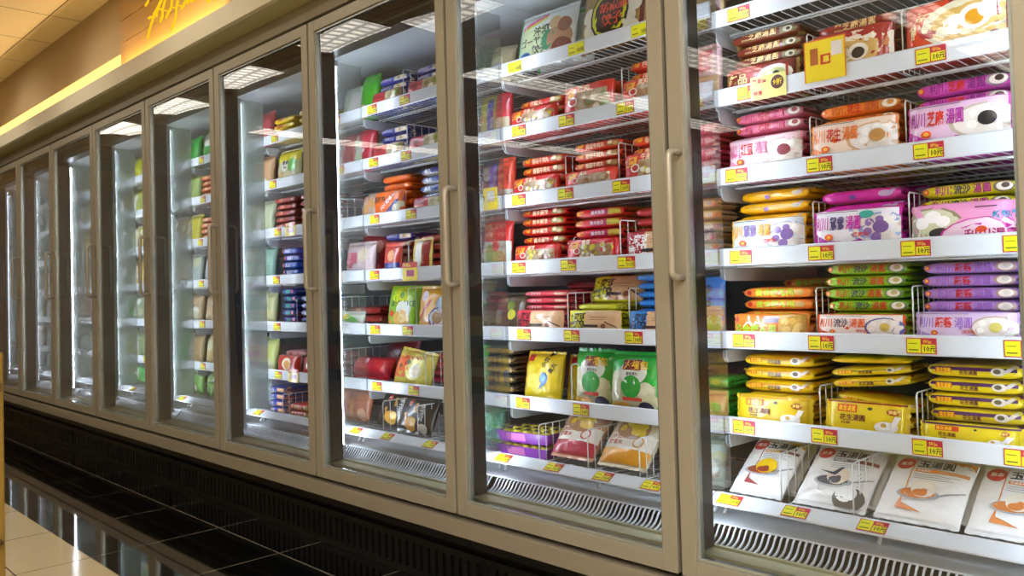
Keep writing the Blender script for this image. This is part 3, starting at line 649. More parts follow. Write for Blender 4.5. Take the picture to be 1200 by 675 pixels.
divider(2, 6, -1.452, y0=.215, y1=.50, h=.12, lab='left gap'); divider(2, 6, -1.256, y0=.215, y1=.50, h=.125, lab='middle gap'); divider(2, 6, -1.07, y0=.215, y1=.50, h=.12, lab='right gap')
divider(3, 0, -2.175, y0=.275, h=.12, lab='left gap'); divider(3, 1, -2.165, y0=.28, h=.12, lab='middle'); divider(3, 3, -2.16, y0=.27, h=.115, lab='middle')
divider(3, 4, -2.168, y0=.27, h=.15, lab='middle'); divider(3, 5, -2.075, y0=.27, h=.13, lab='right gap')
divider(3, 6, -2.255, y0=.205, y1=.5, h=.13, lab='middle'); divider(3, 6, -2.045, y0=.205, y1=.5, h=.13, lab='right gap')
divider(4, 2, -2.62, y0=.27, h=.10, lab='right end'); divider(4, 4, -2.66, y0=.27, h=.12, lab='right end'); divider(4, 5, -2.67, y0=.27, h=.12, lab='right end')
divider(4, 4, -2.985, y0=.27, h=.12, lab='left gap'); divider(4, 6, -3.012, y0=.205, y1=.5, h=.10, lab='left gap')
divider(5, 6, -3.80, y0=.205, y1=.5, h=.10, lab='left gap')

# ------------------------------------------------------------------ price tags
TAGS = {1: {0: [-0.74], 1: [-0.72, -0.289], 2: [-0.761, -0.543, -0.301], 3: [-0.757, -0.547, -0.335, -0.136], 4: [-0.756, -0.555, -0.331, -0.142], 5: [-0.764, -0.555, -0.327, -0.15], 6: [-0.771, -0.599, -0.422]},
2: {0: [-1.546, -1.283, -1.046], 1: [-1.535, -1.33, -1.106], 2: [-1.544, -1.342, -1.129], 3: [-1.552, -1.339, -1.119], 4: [-1.537, -1.334, -1.101], 5: [-1.55, -1.305], 6: [-1.576, -1.36, -1.171, -1.004]},
3: {0: [-2.341, -2.132], 1: [-2.339, -2.131], 2: [-2.341, -2.108], 3: [-2.35], 4: [-2.353, -2.146], 5: [-2.35, -2.118], 6: [-2.401, -2.195, -1.945]},
4: {0: [-3.111, -2.60], 1: [-3.136, -2.58], 2: [-3.10, -2.62], 3: [-3.122, -2.61], 4: [-3.123], 5: [-3.12], 6: [-3.183]},
5: {0: [-3.891], 1: [-3.88], 2: [-3.919], 3: [-3.917], 4: [-3.915], 5: [-3.913], 6: [-4.02]},
6: {5: [-4.70], 6: [-4.72]}}
yel, tred = pbr('tag_yellow', 'e8e41c', .45), pbr('tag_red', 'c02440', .45)
def tag_mesh(plain, num):
    w, h = .062, .034; m = MB()
    m.box(-w/2, -.0012, -h/2, w/2, 0, h/2, tred if not plain else yel)
    e = .002
    m.box(-w/2+e, -.0016, -h/2+e, -.001, -.0012, h/2-e, yel)
    if not plain: m.box(.001, -.0016, -h/2+e, w/2-e, -.0012, h/2*.2, yel)
    m.box(-w/2+.005, -.0019, .004, -.008, -.0016, .006, ink('8a8a1c')); m.box(-w/2+.005, -.0019, -.010, -.006, -.0016, -.0075, ink('5c5c1c'))
    t = MB(); f0 = lambda x, z: -.0016
    if not plain: put_text(t, '特價', .004, .0095, .0085, 'f0b43c', f0, .0004)
    put_text(t, num, .006, -.006, .013, '2a1c10', f0, .0004, maxw=.024)
    return m.mesh('price_tag'), t.mesh('lettering')
TM = {}
nums = ['10元', '11元', '10元', '12元', '10元', '9元']
POSN = ['first', 'second', 'third', 'fourth']
for b, rows in TAGS.items():
    for r, xs in rows.items():
        for i, x in enumerate(xs):
            plain = (b == 2 and r == 0)
            num = nums[(r*3+i+b) % 6] if b > 1 else '10元'
            if (plain, num) not in TM: TM[(plain, num)] = tag_mesh(plain, num)
            me, mt = TM[(plain, num)]
            o = place('price_tag', me); l = place('lettering', mt, o)
            if r < 6: o.location = (x, .2468, ZT(b, r)-.0235)
            else:
                o.location = (x, .1790, .5430); o.rotation_euler = (-math.radians(61), 0, 0)
            colr = 'plain yellow price tag' if plain else 'yellow price tag with red header'
            tag(o, f"{colr}, {POSN[i]} from left, {ROW[r]} shelf rail, {DOOR[b]} door", 'price tag', 'price tags on the shelf rails')
def card(b, r, x, w, h, top, label, kind):
    m = MB(); z = ZT(b, r)+top; t = MB(); f0 = lambda x, z: -.001
    m.box(-w/2, -.001, -h, w/2, 0, 0, film('f0d428' if kind != 'pale' else 'ece48c'))
    if kind == 'pale':
        put_text(t, '驚喜價', -w/2+.006, -.012, .012, 'c8384c', f0, .0005); put_text(t, '特惠', -w/2+.008, -h+.016, .012, 'c8384c', f0, .0005)
        m.add([(w*.26+.017*math.cos(a*math.pi/8), -.0012, -h*.38+.017*math.sin(a*math.pi/8)) for a in range(16)], [tuple(range(16))], film('5a2430'))
        put_text(t, '9折', w*.14, -h*.38, .016, 'f0d428', f0, .0009)
    elif kind == 'poster':
        m.box(-w/2, -.0012, -h, -w/2+.003, -.001, 0, film('e07c28')); m.box(w/2-.003, -.0012, -h, w/2, -.001, 0, film('e07c28')); m.box(-w/2, -.0012, -.003, w/2, -.001, 0, film('e07c28'))
        m.box(w*.16, -.0013, -h*.45, w*.42, -.001, -h*.12, film('efe4dc'))
        m.box(-w*.10, -.0013, -h*.62, w*.14, -.001, -h*.38, film('c8281c')); put_text(t, '惠', -w*.04, -h*.5, .016, 'f8e040', f0, .0008)
        m.box(-w*.35, -.0013, -h*.6, -w*.16, -.001, -h*.2, film('b4622c'))
    elif kind == 'talker':
        m.box(-w*.22, -.0013, -h*.62, w*.28, -.001, -h*.16, film('c8d0c8'))
        m.add([(-w/2+.002, -.0013, -h*.3), (-w*.36, -.0013, -h*.45), (-w/2+.002, -.0013, -h*.6)], [(0, 1, 2)], film('2c3c1c'))
    else:
        m.box(-w/2, -.0012, -h*.3, w/2, -.001, 0, film('d8401c')); put_text(t, '特惠價', -w*.4, -h*.15, h*.2, 'f8e040', f0, .0006)
        m.box(-w*.2, -.0013, -h*.75, w*.3, -.001, -h*.42, film('b83c6c'))
    o = m.obj('promotion_card', None, (x, .2452, z))
    if t.f: t.obj('lettering', o)
    tag(o, label, 'promotion card')
card(1, 1, -.665, .095, .058, .010, 'pale yellow discount card with red circle clipped to second shelf rail, nearest door', 'pale')
card(1, 1, -.520, .100, .098, .066, 'golden promotion poster card standing above second shelf rail, nearest door', 'poster')
card(2, 2, -1.675+.0, .07, .075, .03, 'lime yellow shelf talker with pale square at left end, second door', 'talker')
card(3, 3, -2.123, .09, .07, .018, 'yellow and red special offer card on fourth shelf rail, third door', 'x')
card(4, 2, -2.985, .09, .06, .012, 'yellow and red special offer card on third shelf rail, fourth door', 'x')
card(4, 5, -2.985, .09, .06, .012, 'yellow and red special offer card on sixth shelf rail, fourth door', 'x')

SHORT = {'sesame': 'dark red sesame dumpling packet', 'sesame2': 'brown red black sesame packet', 'eggred': 'orange red yolk ball packet', 'orange': 'orange peanut rice ball packet', 'magenta': 'magenta sesame rice ball packet', 'yellow': 'golden yellow rice ball packet', 'purplew': 'vivid purple rice ball packet', 'lime': 'lime custard rice ball packet', 'pinkbowl': 'pink glass bowl picture packet',
 'corn': 'orange packet with lime writing', 'green': 'green custard rice ball packet', 'orangew': 'orange white rice ball packet', 'yelpea': 'yellow peanut rice ball packet', 'yelpur': 'purple yellow rice ball packet', 'yelred': 'yellow crimson bean ball packet', 'redbeef': 'orange red beef ball packet', 'redpur': 'crimson purple fish ball packet',
 'redcart': 'dark red dumpling carton', 'pinkcart': 'rose red prawn dumpling carton', 'yelcart': 'lime yellow dumpling carton', 'bluecart': 'blue fish dumpling carton', 'bluered': 'blue and cream dumpling packet', 'bluewh': 'blue white fish ball packet', 'bluestk': 'royal blue fish tofu packet', 'navystk': 'navy and green dumpling packet', 'orbslab': 'blue orange dumpling packet'}
for k, s in SHORT.items(): K[k] = (s,)+K[k][1:]
for k in K: assert len(K[k][0].split()) <= 5, k
c1, c2, c3 = (-.809, -.598), (-.583, -.373), (-.359, -.148)
# nearest door
LS(1, 1, *c1, 'sesame', 5, .0325, col='left'); ST(1, 1, *c1, .066, 'sesame', col='left')
LS(1, 1, *c2, 'sesame2', 4, .033); ST(1, 1, *c2, .10, 'sesame2')
LS(1, 1, *c3, 'sesame2', 3, .032, col='right'); ST(1, 1, *c3, .115, 'eggred', col='right')
LS(1, 2, *c1, 'pink', 5, .032, col='left'); ST(1, 2, *c1, .088, 'pink', col='left')
LS(1, 2, *c2, 'orange', 4, .0345); ST(1, 2, *c2, .092, 'orange')
LS(1, 2, *c3, 'magenta', 4, .0375, col='right'); ST(1, 2, *c3, .096, 'magenta', col='right')
LS(1, 3, *c1, 'yellow', 5, .0325, col='left'); ST(1, 3, *c1, .088, 'yellow', col='left')
LS(1, 3, *c2, 'purplew', 4, .035); ST(1, 3, *c2, .092, 'purplew')
LS(1, 3, *c3, 'lime', 4, .0325, col='right'); ST(1, 3, *c3, .086, 'pinkbowl', col='right')
LS(1, 4, *c1, 'corn', 4, .031, col='left'); ST(1, 4, *c1, .058, 'corn', col='left', T=.036)
LS(1, 4, *c2, 'green', 6, .0293); ST(1, 4, *c2, .058, 'orangew', T=.036)
LS(1, 4, *c3, 'lilac', 6, .0285, col='right'); ST(1, 4, *c3, .064, 'lilac', col='right', T=.036)
LS(1, 5, *c1, 'yelpea', 5, .034, col='left'); ST(1, 5, *c1, .072, 'yelpea', col='left')
LS(1, 5, *c3, 'yelpur', 5, .0335, col='right'); ST(1, 5, *c3, .044, 'yelpur', col='right')
# slumped pile in the middle of the sixth shelf
ST(1, 5, -.578, -.376, .074, 'yelred', y=.29, T=.036, lean=-.18)
zz = LS(1, 5, -.578, -.376, 'yelpea', 1, .031, y=.43)
def loose(key, W, H, D, lying, loc, rot, label):
    d, c, la, fa, ends = K[key]
    P = build_pack(wrap_geo(W, H, D, lying, c, la if lying else fa, 3.3+loc[2], ends), 'p', None, W, H, la if lying else fa)
    copy_pack(P, 'rice_ball_packet', label, 'food packet', None, loc, rot)
loose('yelred', .205, .024, .14, True, (-.475, .41, .774), (0, .12, .05), 'yellow crimson packet sloping down rightwards in slumped pile, sixth shelf, nearest door')
loose('yelred', .205, .024, .14, True, (-.476, .400, .824), (0, -.10, -.03), 'yellow crimson packet sloping up rightwards in slumped pile, sixth shelf, nearest door')
loose('yelpur', .205, .022, .14, True, (-.480, .400, .851), (0, -.09, .03), 'purple yellow packet near top of slumped pile, sixth shelf, nearest door')
loose('yelpea', .205, .080, .018, False, (-.482, .338, .886), (-1.54, -.02, 0), 'big yellow packet tipped back on top of slumped pile, sixth shelf, nearest door')
# rear stacks seen dimly above the front ones
for r, cc, kk, n, nm in ((2, c2, 'yelcart', 5, 'middle'), (2, c3, 'magenta', 5, 'right'), (3, c2, 'purplew', 5, 'middle'), (4, c1, 'corn', 5, 'left'), (5, c3, 'yelpea', 5, 'right')):
    LS(1, r, cc[0]+.006, cc[1]+.004, kk, n, .0315 if r != 4 else .029, y=.60, D=.15, col=nm, rear='rear ')
# white pouches in the bottom tray
def jade(ball, inner, strip, drip, corner):
    a = [('r', -.97, -.86, .97, .86, 'f4f4f2')]
    a += [('p', [(.15, .86), (.97, .86), (.97, .62)], corner), ('r', -.46, -.25, -.43, .86, drip), ('e', -.66, .62, .20, 1.0, 'd23a2c'), ('t', '思念', -.80, .62, .062, 'ffe9e2'),
          ('t', '玉湯圓', -.36, .63, .125, '3a3a38'), ('r', -.36, .36, .2, .46, strip), ('r', .2, .36, .90, .46, '8a5a4c' if strip != 'e8861c' else 'e0a060'), ('t', '珍品系列', -.32, .41, .035, 'ffffff'),
          ('r', -.36, .28, .70, .292, '8a8a88'), ('r', -.36, .22, .5, .232, '8a8a88'), ('r', -.36, .16, .6, .172, '8a8a88'),
          ('e', -.1, -.29, .17, 2.6, 'b8bcc0'), ('e', -.12, -.27, .14, 2.6, inner), ('p', [(.2, -.34), (.5, -.2), (.93, -.05), (.93, -.09), (.5, -.26), (.2, -.4)], 'a4a8ae'),
          ('e', 0, -.12, .26, 1.0, ball), ('e', -.06, -.25, .10, 1.5, inner), ('e', .02, -.17, .06, 1.1, inner),
          ('p', [(-.455, -.42), (-.425, -.42), (-.41, -.58), (-.30, -.66), (.10, -.76), (-.52, -.72)], drip)]
    return a
def jade2():
    a = jade('ecdcc4', '4a4e5c', '6e6a64', 'f4f4f2', 'f0f0ee')
    a += [('p', [(-.6, .02), (-.1, -.12), (.1, .14), (0, .16), (-.2, -.02)], '2c3c5c'), ('e', .50, -.72, .3, 1.2, '5e5a50'), ('e', .40, -.60, .22, 1.1, 'f4f4f2')]
    for i in range(16): a.append(('e', .45+.02*i+.04*math.sin(i*3), .3-.065*i*.9+.6*0, .012, 1, '2c2c2c'))
    return a
JY = .222
for xc, art, w, lb in ((-.728, jade('f0c814', '9a3c2c', 'e8b41c', '9a3c3c', 'e8b818'), .142, 'white pouch picturing a yellow ball on a spoon'),
                   (-.543, jade2(), .170, 'white pouch picturing a grey and cream dumpling'),
                   (-.352, jade('efe8d8', 'd8803c', 'e8861c', 'e08a4c', 'e8902c'), .176, 'white pouch picturing nut filled ball, left of two'),
                   (-.166, jade('efe8d8', 'd8803c', 'e8861c', 'e08a4c', 'efefef'), .176, 'white pouch picturing nut filled ball, at right edge')):
    BG(1, 6, xc, w, .205, .026, JY, -.98, 'eef0ee', art, lb+', bottom tray', cat='food pouch', name='food_pouch', z0=.540)
    BG(1, 6, xc+.006, w, .20, .026, JY+.055, -.98, 'eef0ee', None, 'plain white pouch leaning behind '+lb.replace('white pouch picturing ', 'the one with ').replace(', left of two', ', left').replace(', at right edge', ', right edge'), cat='food pouch', name='food_pouch', z0=.540)

# second door
d1, d2, d3 = (-1.612, -1.395), (-1.380, -1.170), (-1.150, -.945)
art = [('r', -.97, -.86, .97, .86, 'dfe6e2'), ('r', -.97, -.86, -.86, .86, '2cb04c'), ('p', [(-.8, .5), (.1, .78), (.1, .66), (-.8, .38)], 'e8509c'), ('p', [(-.8, .38), (.1, .66), (.1, .58), (-.8, .30)], 'c8d42c'),
       ('r', -.82, -.6, .12, .34, 'c8d8a8'), ('t', '沖繩', -.35, .22, .17, '26241c'), ('t', 'ゴーヤー', -.8, -.08, .15, '26241c'), ('t', '餃子', -.35, -.40, .16, '26241c'), ('e', -.6, -.6, .18, 1.5, '2c6cb8'),
       ('e', .2, -.2, .35, .8, '2c8c5c'), ('e', .55, -.2, .45, 1.1, 'b08a68'), ('e', .4, .35, .22, 1.1, 'c8a878'), ('e', .7, .2, .25, 1.0, '8c5c44'), ('e', .65, -.5, .28, 1.3, '7c4434')]
BG(2, 0, -1.462, .25, .185, .05, .30, -.20, 'dfe8e2', art, 'white and green dumpling bag with black Japanese writing, top shelf, second door')
BG(2, 0, -1.450, .25, .192, .05, .38, -.14, 'd4e4dc', [('r', -.97, -.86, -.8, .86, '2cb04c'), ('r', -.97, .7, .97, .86, '38b050')], 'white and green dumpling bag tucked behind the one with Japanese writing')
ring = [('r', -.97, -.86, .97, .86, '9a7a3c'), ('r', -.99, -.86, -.88, .86, '5a1c18'), ('r', .80, -.86, .9, .86, '5a1c18')]
for (u, v) in ((-.68, .1), (-.62, -.35), (-.7, -.7), (.55, .5), (.62, .1), (.5, -.25), (.6, -.6)): ring.append(('e', u, v, .25, 1.1, 'd8d2bc'))
ring += [('e', -.05, 0, .80, .88, '2a2418'), ('e', -.05, 0, .72, .88, 'c8c81c'), ('e', -.05, 0, .62, .86, '2a2418'), ('e', -.05, 0, .52, .86, '38201c'), ('t', '胡椒豚', -.33, .2, .17, 'e04c2c'), ('t', '餃子', -.25, -.2, .19, 'e04c2c')]
BG(2, 0, -1.185, .255, .19, .05, .30, -.20, '8c6c34', ring, 'brown dumpling bag with round black and yellow emblem, top shelf, second door')
BG(2, 0, -.925, .23, .19, .05, .30, -.20, '7a5c30', ring[:8], 'brown dumpling bag beside the one with emblem, top shelf, second door')
LS(2, 1, *d1, 'redegg', 3, .034, col='left'); ST(2, 1, *d1, .066, 'redegg', col='left')
LS(2, 1, *d2, 'redbeef', 3, .034); ST(2, 1, *d2, .100, 'redegg', art=red_s('b8a484', '8c9c6c', '蔥肉', 'c8281c', 12))
LS(2, 1, *d3, 'redegg', 4, .034, col='right'); ST(2, 1, *d3, .075, 'redbeef', col='right')
LS(2, 2, *d1, 'redbeef', 4, .034, col='left'); ST(2, 2, *d1, .066, 'redegg', col='left')
LS(2, 2, *d2, 'redbeef', 5, .030); ST(2, 2, *d2, .060, 'redbeef')
LS(2, 2, *d3, 'redbeef', 4, .035, col='right'); ST(2, 2, *d3, .085, 'redegg', col='right')
LS(2, 3, *d1, 'redmix', 6, .0305, col='left'); ST(2, 3, *d1, .064, 'redmix', col='left')
LS(2, 3, *d2, 'redpur', 5, .033); ST(2, 3, *d2, .070, 'redpur')
LS(2, 3, *d3, 'redcart', 5, .030, col='right'); ST(2, 3, *d3, .080, 'redcart', col='right', T=.03)
LS(2, 4, *d1, 'pinkcart', 6, .0215, col='left'); ST(2, 4, *d1, .068, 'pinkcart', col='left', T=.03)
zt = LS(2, 4, *d2, 'yelcart', 4, .0215); ST(2, 4, *d2, .068, 'yelcart', T=.03)
loose('yelcart', .205, .085, .025, False, (-1.270, .385, zt+.002), (-.35, 0, 0), 'lime yellow carton with clear tray propped on top of middle stack, second door')
LS(2, 4, *d3, 'bluecart', 7, .0245, col='right'); ST(2, 4, *d3, .066, 'bluecart', col='right', T=.03)
fish = [('r', -.97, -.86, .97, .86, 'e8cc1c'), ('e', -.4, -.35, .35, 1.0, 'f4e468'), ('e', -.55, .1, .25, 1.0, 'f0dc50'), ('e', -.1, -.65, .3, 1.0, 'f4e468'), ('r', -.8, .5, -.45, .8, 'c8283c'), ('e', .2, -.25, .26, .8, '2868b8'), ('e', .16, -.2, .20, .7, '7cb4e0'),
        ('p', [(.0, -.75), (.3, -.5), (.1, -.45)], '2868b8'), ('e', .06, -.02, .04, 1, 'ffffff'), ('t', '小飛魚', .1, .25, .13, '3c341c', 1.1), ('t', '魚丸', .48, .0, .12, '3c341c', 1.1)]
BG(2, 5, -1.530, .150, .148, .055, .315, -.22, 'e4c81c', fish, 'yellow fish ball bag with blue fish, left one on sixth shelf, second door', rz=.10)
BG(2, 5, -1.412, .130, .138, .045, .390, -.22, 'e4c81c', fish, 'yellow fish ball bag with blue fish, right one beside wire divider, second door', rz=.25)
grn = [('r', -.97, -.1, .97, .86, '1ea838'), ('p', [(-.90, -.86), (-.90, .0), (-.5, -.05), (.5, -.15), (.88, .0), (.88, -.86)], 'b8b490'), ('e', -.6, .1, .3, 1, 'c8c8a4'), ('e', .55, -.2, .28, 1, 'd4d0b0'), ('e', .7, -.5, .25, 1, 'c8c49c'), ('e', -.7, -.3, .25, 1, 'd4d0b0'),
       ('e', -.3, -.75, .2, 1.4, 'd89c2c'), ('e', -.7, -.75, .18, 1.4, 'd8a438'), ('e', .55, -.72, .22, 1.2, '34304c'), ('e', .05, .35, .36, 1.4, 'd8dcd0'), ('e', .0, -.08, .34, 1.1, '1c9430'), ('r', -.35, .42, .35, .74, '6c2418'), ('t', '大福包', -.30, .58, .14, 'f0c030'), ('t', '香菇貢丸', -.2, .31, .05, '3c3c34'), ('r', -.3, -.5, .45, -.4, 'c83c28')]
BG(2, 5, -1.316, .148, .188, .050, .325, -.10, '1ea838', grn, 'green fish ball bag with brown badge, left one of two, second door')
BG(2, 5, -1.140, .178, .188, .060, .30, -.10, '1ea838', grn, 'green fish ball bag with brown badge, right one of two, second door')
BG(2, 5, -1.02, .10, .15, .03, .33, -.10, 'e8c81c', [('e', 0, .4, .2, 1, 'c8341c'), ('e', 0, -.2, .2, 1, 'c8341c')], 'small yellow and red packet at right end of sixth shelf, second door')
def corn_bag(lo, mid, top):
    a = [('r', -.97, -.86, .97, .86, top), ('r', -.97, -.86, .97, -.35, lo), ('r', -.97, -.42, .97, .15, 'ece6d8'), ('t', 'SWEET CORN', -.8, .0, .07, 'b8503c'), ('t', '甜粟米', -.8, -.2, .09, 'b8503c'), ('e', .4, -.15, .2, 1, mid), ('e', .4, -.15, .15, 1, 'f4ecdc'),
         ('e', 0, .34, .42, 1.5, 'a8784c')]
    random.seed(5)
    for i in range(14): a.append(('e', random.uniform(-.45, .45), random.uniform(.16, .52), .13, 1, random.choice(('ecc82c', 'e0b41c', 'f4dc5c'))))
    return a
BG(2, 6, -1.355, .170, .185, .05, .25, -.75, 'c88c68', corn_bag('b01c3c', 'c83c4c', 'b88a6c'), 'red and tan sweetcorn bag lying back in bottom tray, second door', z0=.540)
BG(2, 6, -1.160, .175, .195, .044, .245, -.78, 'd8c8a0', corn_bag('e09c14', 'd89c2c', 'd8c8a4'), 'cream and amber corn bag lying back in bottom tray, second door', z0=.540)
for i, zz in enumerate((.537, .582)):
    t = thing('dumpling_tray', ('upper' if i else 'lower')+' purple tray of yellow dumplings stacked at left of bottom tray, second door', 'food tray', (-1.565, .32, zz), 'purple dumpling trays', (0.02, 0, .06+.05*i))
    m = MB(); w, d, h = .105, .075, .034; pc = film('8c2cb0')
    m.add([(-w*.9, -d*.9, 0), (w*.9, -d*.9, 0), (w*.9, d*.9, 0), (-w*.9, d*.9, 0), (-w, -d, h), (w, -d, h), (w, d, h), (-w, d, h), (-w*.94, -d*.94, h), (w*.94, -d*.94, h), (w*.94, d*.94, h), (-w*.94, d*.94, h), (-w*.85, -d*.85, .006), (w*.85, -d*.85, .006), (w*.85, d*.85, .006), (-w*.85, d*.85, .006)],
          [(0, 3, 2, 1), (0, 1, 5, 4), (1, 2, 6, 5), (2, 3, 7, 6), (3, 0, 4, 7), (4, 5, 9, 8), (5, 6, 10, 9), (6, 7, 11, 10), (7, 4, 8, 11), (8, 9, 13, 12), (9, 10, 14, 13), (10, 11, 15, 14), (11, 8, 12, 15), (12, 13, 14, 15)], pc)
    m.obj('tray', t)
    me = None
    for a in range(5):
        for b_ in range(3):
            if me is None:
                m = MB(); m.ell((0, 0, 0), (.019, .022, .017), film('dccc3c'), 12, 8); m.ell((0, 0, .011), (.012, .013, .008), film('3c3434'), 8, 5); me = m.mesh('dumpling')
            place('dumpling', me, t, (-w*.74+a*w*.37, -d*.62+b_*d*.62, .024))
    m = MB(); m.prism_x([(-d*.9, h*.2), (-d*.99, h*.9), (-d*1.02, h*.9), (-d*.93, h*.2)], -w*.6, w*.1, film('e884c8')); m.obj('printed_panel', t)
# items at the right end of the second bay, seen past the mullion of the nearest door
e4 = (-.928, -.832)
BG(2, 1, -.875, .088, .13, .04, .31, -.05, 'e0b8bc', [('r', -.5, -.2, .5, .7, 'd8384c'), ('t', '福', -.2, .2, .25, 'f4c8c0'), ('r', -.9, -.85, .9, -.4, 'c8b078')], 'frosty pink packet with red panel, right end of second shelf, second door')
LS(2, 2, *e4, 'pinkcart', 4, .033, y=.33, D=.12, col='far right')
LS(2, 3, *e4, 'tantray', 5, .030, y=.33, D=.12, col='far right')
BG(2, 4, -.88, .096, .155, .03, .29, -.03, '2c7cd0', [('r', -.97, -.86, .97, 0, 'd8a878'), ('t', '魚餃', .0, .75, .20, '14283c', -1.57), ('e', -.3, -.45, .25, 1, 'c8604c'), ('e', .4, -.6, .3, 1, 'b8b434')], 'blue and tan upright carton, right end of fifth shelf, second door', cat='food carton', name='food_carton')
LS(2, 5, *e4, 'greenslab', 3, .036, y=.37, D=.11, col='far right')
BG(2, 5, -.88, .096, .075, .03, .285, -.05, 'd8a868', [('e', -.3, .1, .4, 1, 'e86c3c'), ('e', .4, -.2, .4, 1, '8cb83c')], 'tan and orange packet below green stack, right end of sixth shelf, second door')
BG(2, 6, -.895, .11, .15, .06, .27, -.2, 'a8bca8', [('e', -.2, .2, .4, 1, '8cc878'), ('e', .3, -.3, .4, 1, 'd8e0d0')], 'pale frosted green bag, right end of bottom tray, second door', z0=.54)
for r, cc, kk, n, nm in ((1, d2, 'redbeef', 4, 'middle'), (2, d1, 'orange', 4, 'left'), (2, d3, 'redbeef', 5, 'right'), (3, d2, 'yelred', 5, 'middle'), (4, d1, 'redcart', 5, 'left')):
    LS(2, r, cc[0], cc[1], kk, n, .031, y=.60, D=.15, col=nm, rear='rear ')

# third door
f1, f2 = (-2.395, -2.190), (-2.165, -1.960)
LS(3, 0, *f1, 'bluered', 4, .031, col='left'); ST(3, 0, *f1, .062, 'bluered', col='left')
LS(3, 0, *f2, 'bluered', 4, .031, col='right'); ST(3, 0, *f2, .062, 'bluered', col='right')
LS(3, 1, *f1, 'bluered', 4, .033, col='left'); ST(3, 1, *f1, .062, 'bluered', col='left')
LS(3, 1, *f2, 'yelslab', 2, .033, col='right'); ST(3, 1, *f2, .062, 'bluered', col='right')
LS(3, 2, *f1, 'orgbag', 5, .033, col='left'); ST(3, 2, *f1, .100, 'orgbag', col='left')
LS(3, 2, -2.150, -1.945, 'bluewh', 5, .034, col='right'); ST(3, 2, -2.150, -1.945, .055, 'bluered', col='right', T=.036)
z = LS(3, 3, *f1, 'redcart', 4, .031, col='left', y=.40); LS(3, 3, *f1, 'bluered', 1, .031, col='left', y=.40, z0=z)
LS(3, 3, *f2, 'redmeat', 4, .034, col='right', y=.40)
BG(3, 3, -2.27, .11, .11, .03, .275, -.1, 'c8341c', [('r', -.9, -.85, .9, -.4, '1c2c8c'), ('e', 0, .1, .4, 1, 'e8a070')], 'small red packet with blue foot, fourth shelf behind third door')
BG(3, 3, -2.09, .11, .12, .03, .275, -.1, 'd8c04c', [('r', -.5, -.85, .1, .85, 'e8e4d4'), ('r', .2, -.85, .9, .85, '9c2418')], 'small yellow white packet behind wire divider, fourth shelf, third door')
nood = [('r', -.97, -.86, .97, .86, '86b81c'), ('e', 0, .5, .45, 1.3, 'd4e028'), ('e', .05, .55, .14, 1, '4c8c3c'), ('t', 'SPICY RICE', -.6, .18, .12, '1c3c14'), ('e', .2, -.1, .4, 1.2, 'd8dcc8'), ('e', .1, -.5, .42, 1.25, 'e0b058'), ('e', .15, -.45, .2, 1.2, 'f0d088'), ('e', -.5, -.25, .14, 1, 'e0482c'), ('e', -.6, -.6, .12, 1, 'e8a03c')]
BG(3, 4, -2.285, .195, .185, .055, .33, -.15, '90c01c', nood, 'lime green noodle bag with black lettering, fifth shelf, third door')
BG(3, 4, -2.24, .16, .19, .04, .42, -.15, '5cb82c', None, 'plain green bag peeking out behind the lime noodle bag, third door')
pla = [('r', -.97, -.86, .97, .86, 'e0a41c'), ('e', -.55, .55, .22, 1, 'e8d8e4'), ('p', [(-.9, -.4), (-.2, .4), (-.1, .35), (-.8, -.5)], 'c83c2c'), ('e', .5, .2, .32, 1, 'b8d4e4'), ('e', .35, -.4, .48, 1.3, '3c4c7c'), ('e', .35, -.38, .40, 1.3, 'e8e8f0'), ('e', .3, -.35, .25, 1.2, 'b89468'), ('r', -.97, -.86, .97, -.7, 'c8283c')]
BG(3, 4, -2.060, .195, .165, .045, .31, -.12, 'e0a41c', pla, 'orange yellow bag picturing a plate, fifth shelf, third door')
ova = [('p', [(-.95, -.86), (-.95, .1), (-.3, .86), (0, .86), (-.3, -.86)], 'e8703c'), ('e', .15, -.1, .80, 1.0, 'e8e070'), ('t', 'HANDMADE', -.45, .35, .11, 'c84c1c', .1), ('e', .25, -.35, .42, 1.2, 'e4dcb4'), ('e', .25, -.35, .28, 1.2, 'c8b888'), ('e', -.35, 0, .14, 1, 'd8341c'), ('e', -.2, .12, .15, 1.2, '3c4c1c'), ('e', -.6, -.2, .13, 1.2, '6c5a2c')]
BG(3, 5, -2.235, .21, .130, .05, .32, -.30, 'd8c850', ova, 'yellow and orange noodle bag with striped edge, sixth shelf, third door', rz=.05, ry=.12)
BG(3, 5, -2.00, .20, .15, .05, .42, -.15, '6cb82c', [('r', -.97, -.86, .97, .3, '7c8c4c')], 'green topped bag behind wire divider, sixth shelf, third door')
LS(3, 5, -2.40, -2.20, 'redcart', 3, .034, y=.60, col='left', rear='rear '); LS(3, 5, -2.15, -1.96, 'redcart', 3, .034, y=.60, col='right', rear='rear ')
blk = [('e', -.35, .55, .2, .85, 'd83a30'), ('t', '思念', -.46, .55, .06, 'ffe8e0'), ('t', '手抓餅', .38, .55, .16, 'eceae4', -1.45), ('r', -.02, .05, .14, .55, 'd8a428'), ('e', -.1, -.55, .36, 1.3, 'e8b040'), ('e', .05, -.45, .22, 1.2, 'f0c868'), ('e', -.45, -.1, .10, 1.3, 'e0a43c'), ('p', [(-.5, -.1), (-.4, -.05), (-.3, -.5), (-.4, -.5)], 'e0a43c'), ('e', .6, -.7, .22, 1.6, 'dcdcd0')]
BG(3, 6, -2.325, .18, .165, .045, .300, -.42, '1c1a16', blk, 'black flatbread bag with golden picture, left one in bottom tray, third door', z0=.54, rz=.15)
BG(3, 6, -2.125, .205, .185, .05, .245, -.42, '1c1a16', blk, 'black flatbread bag with golden picture, right one in bottom tray, third door', z0=.54)
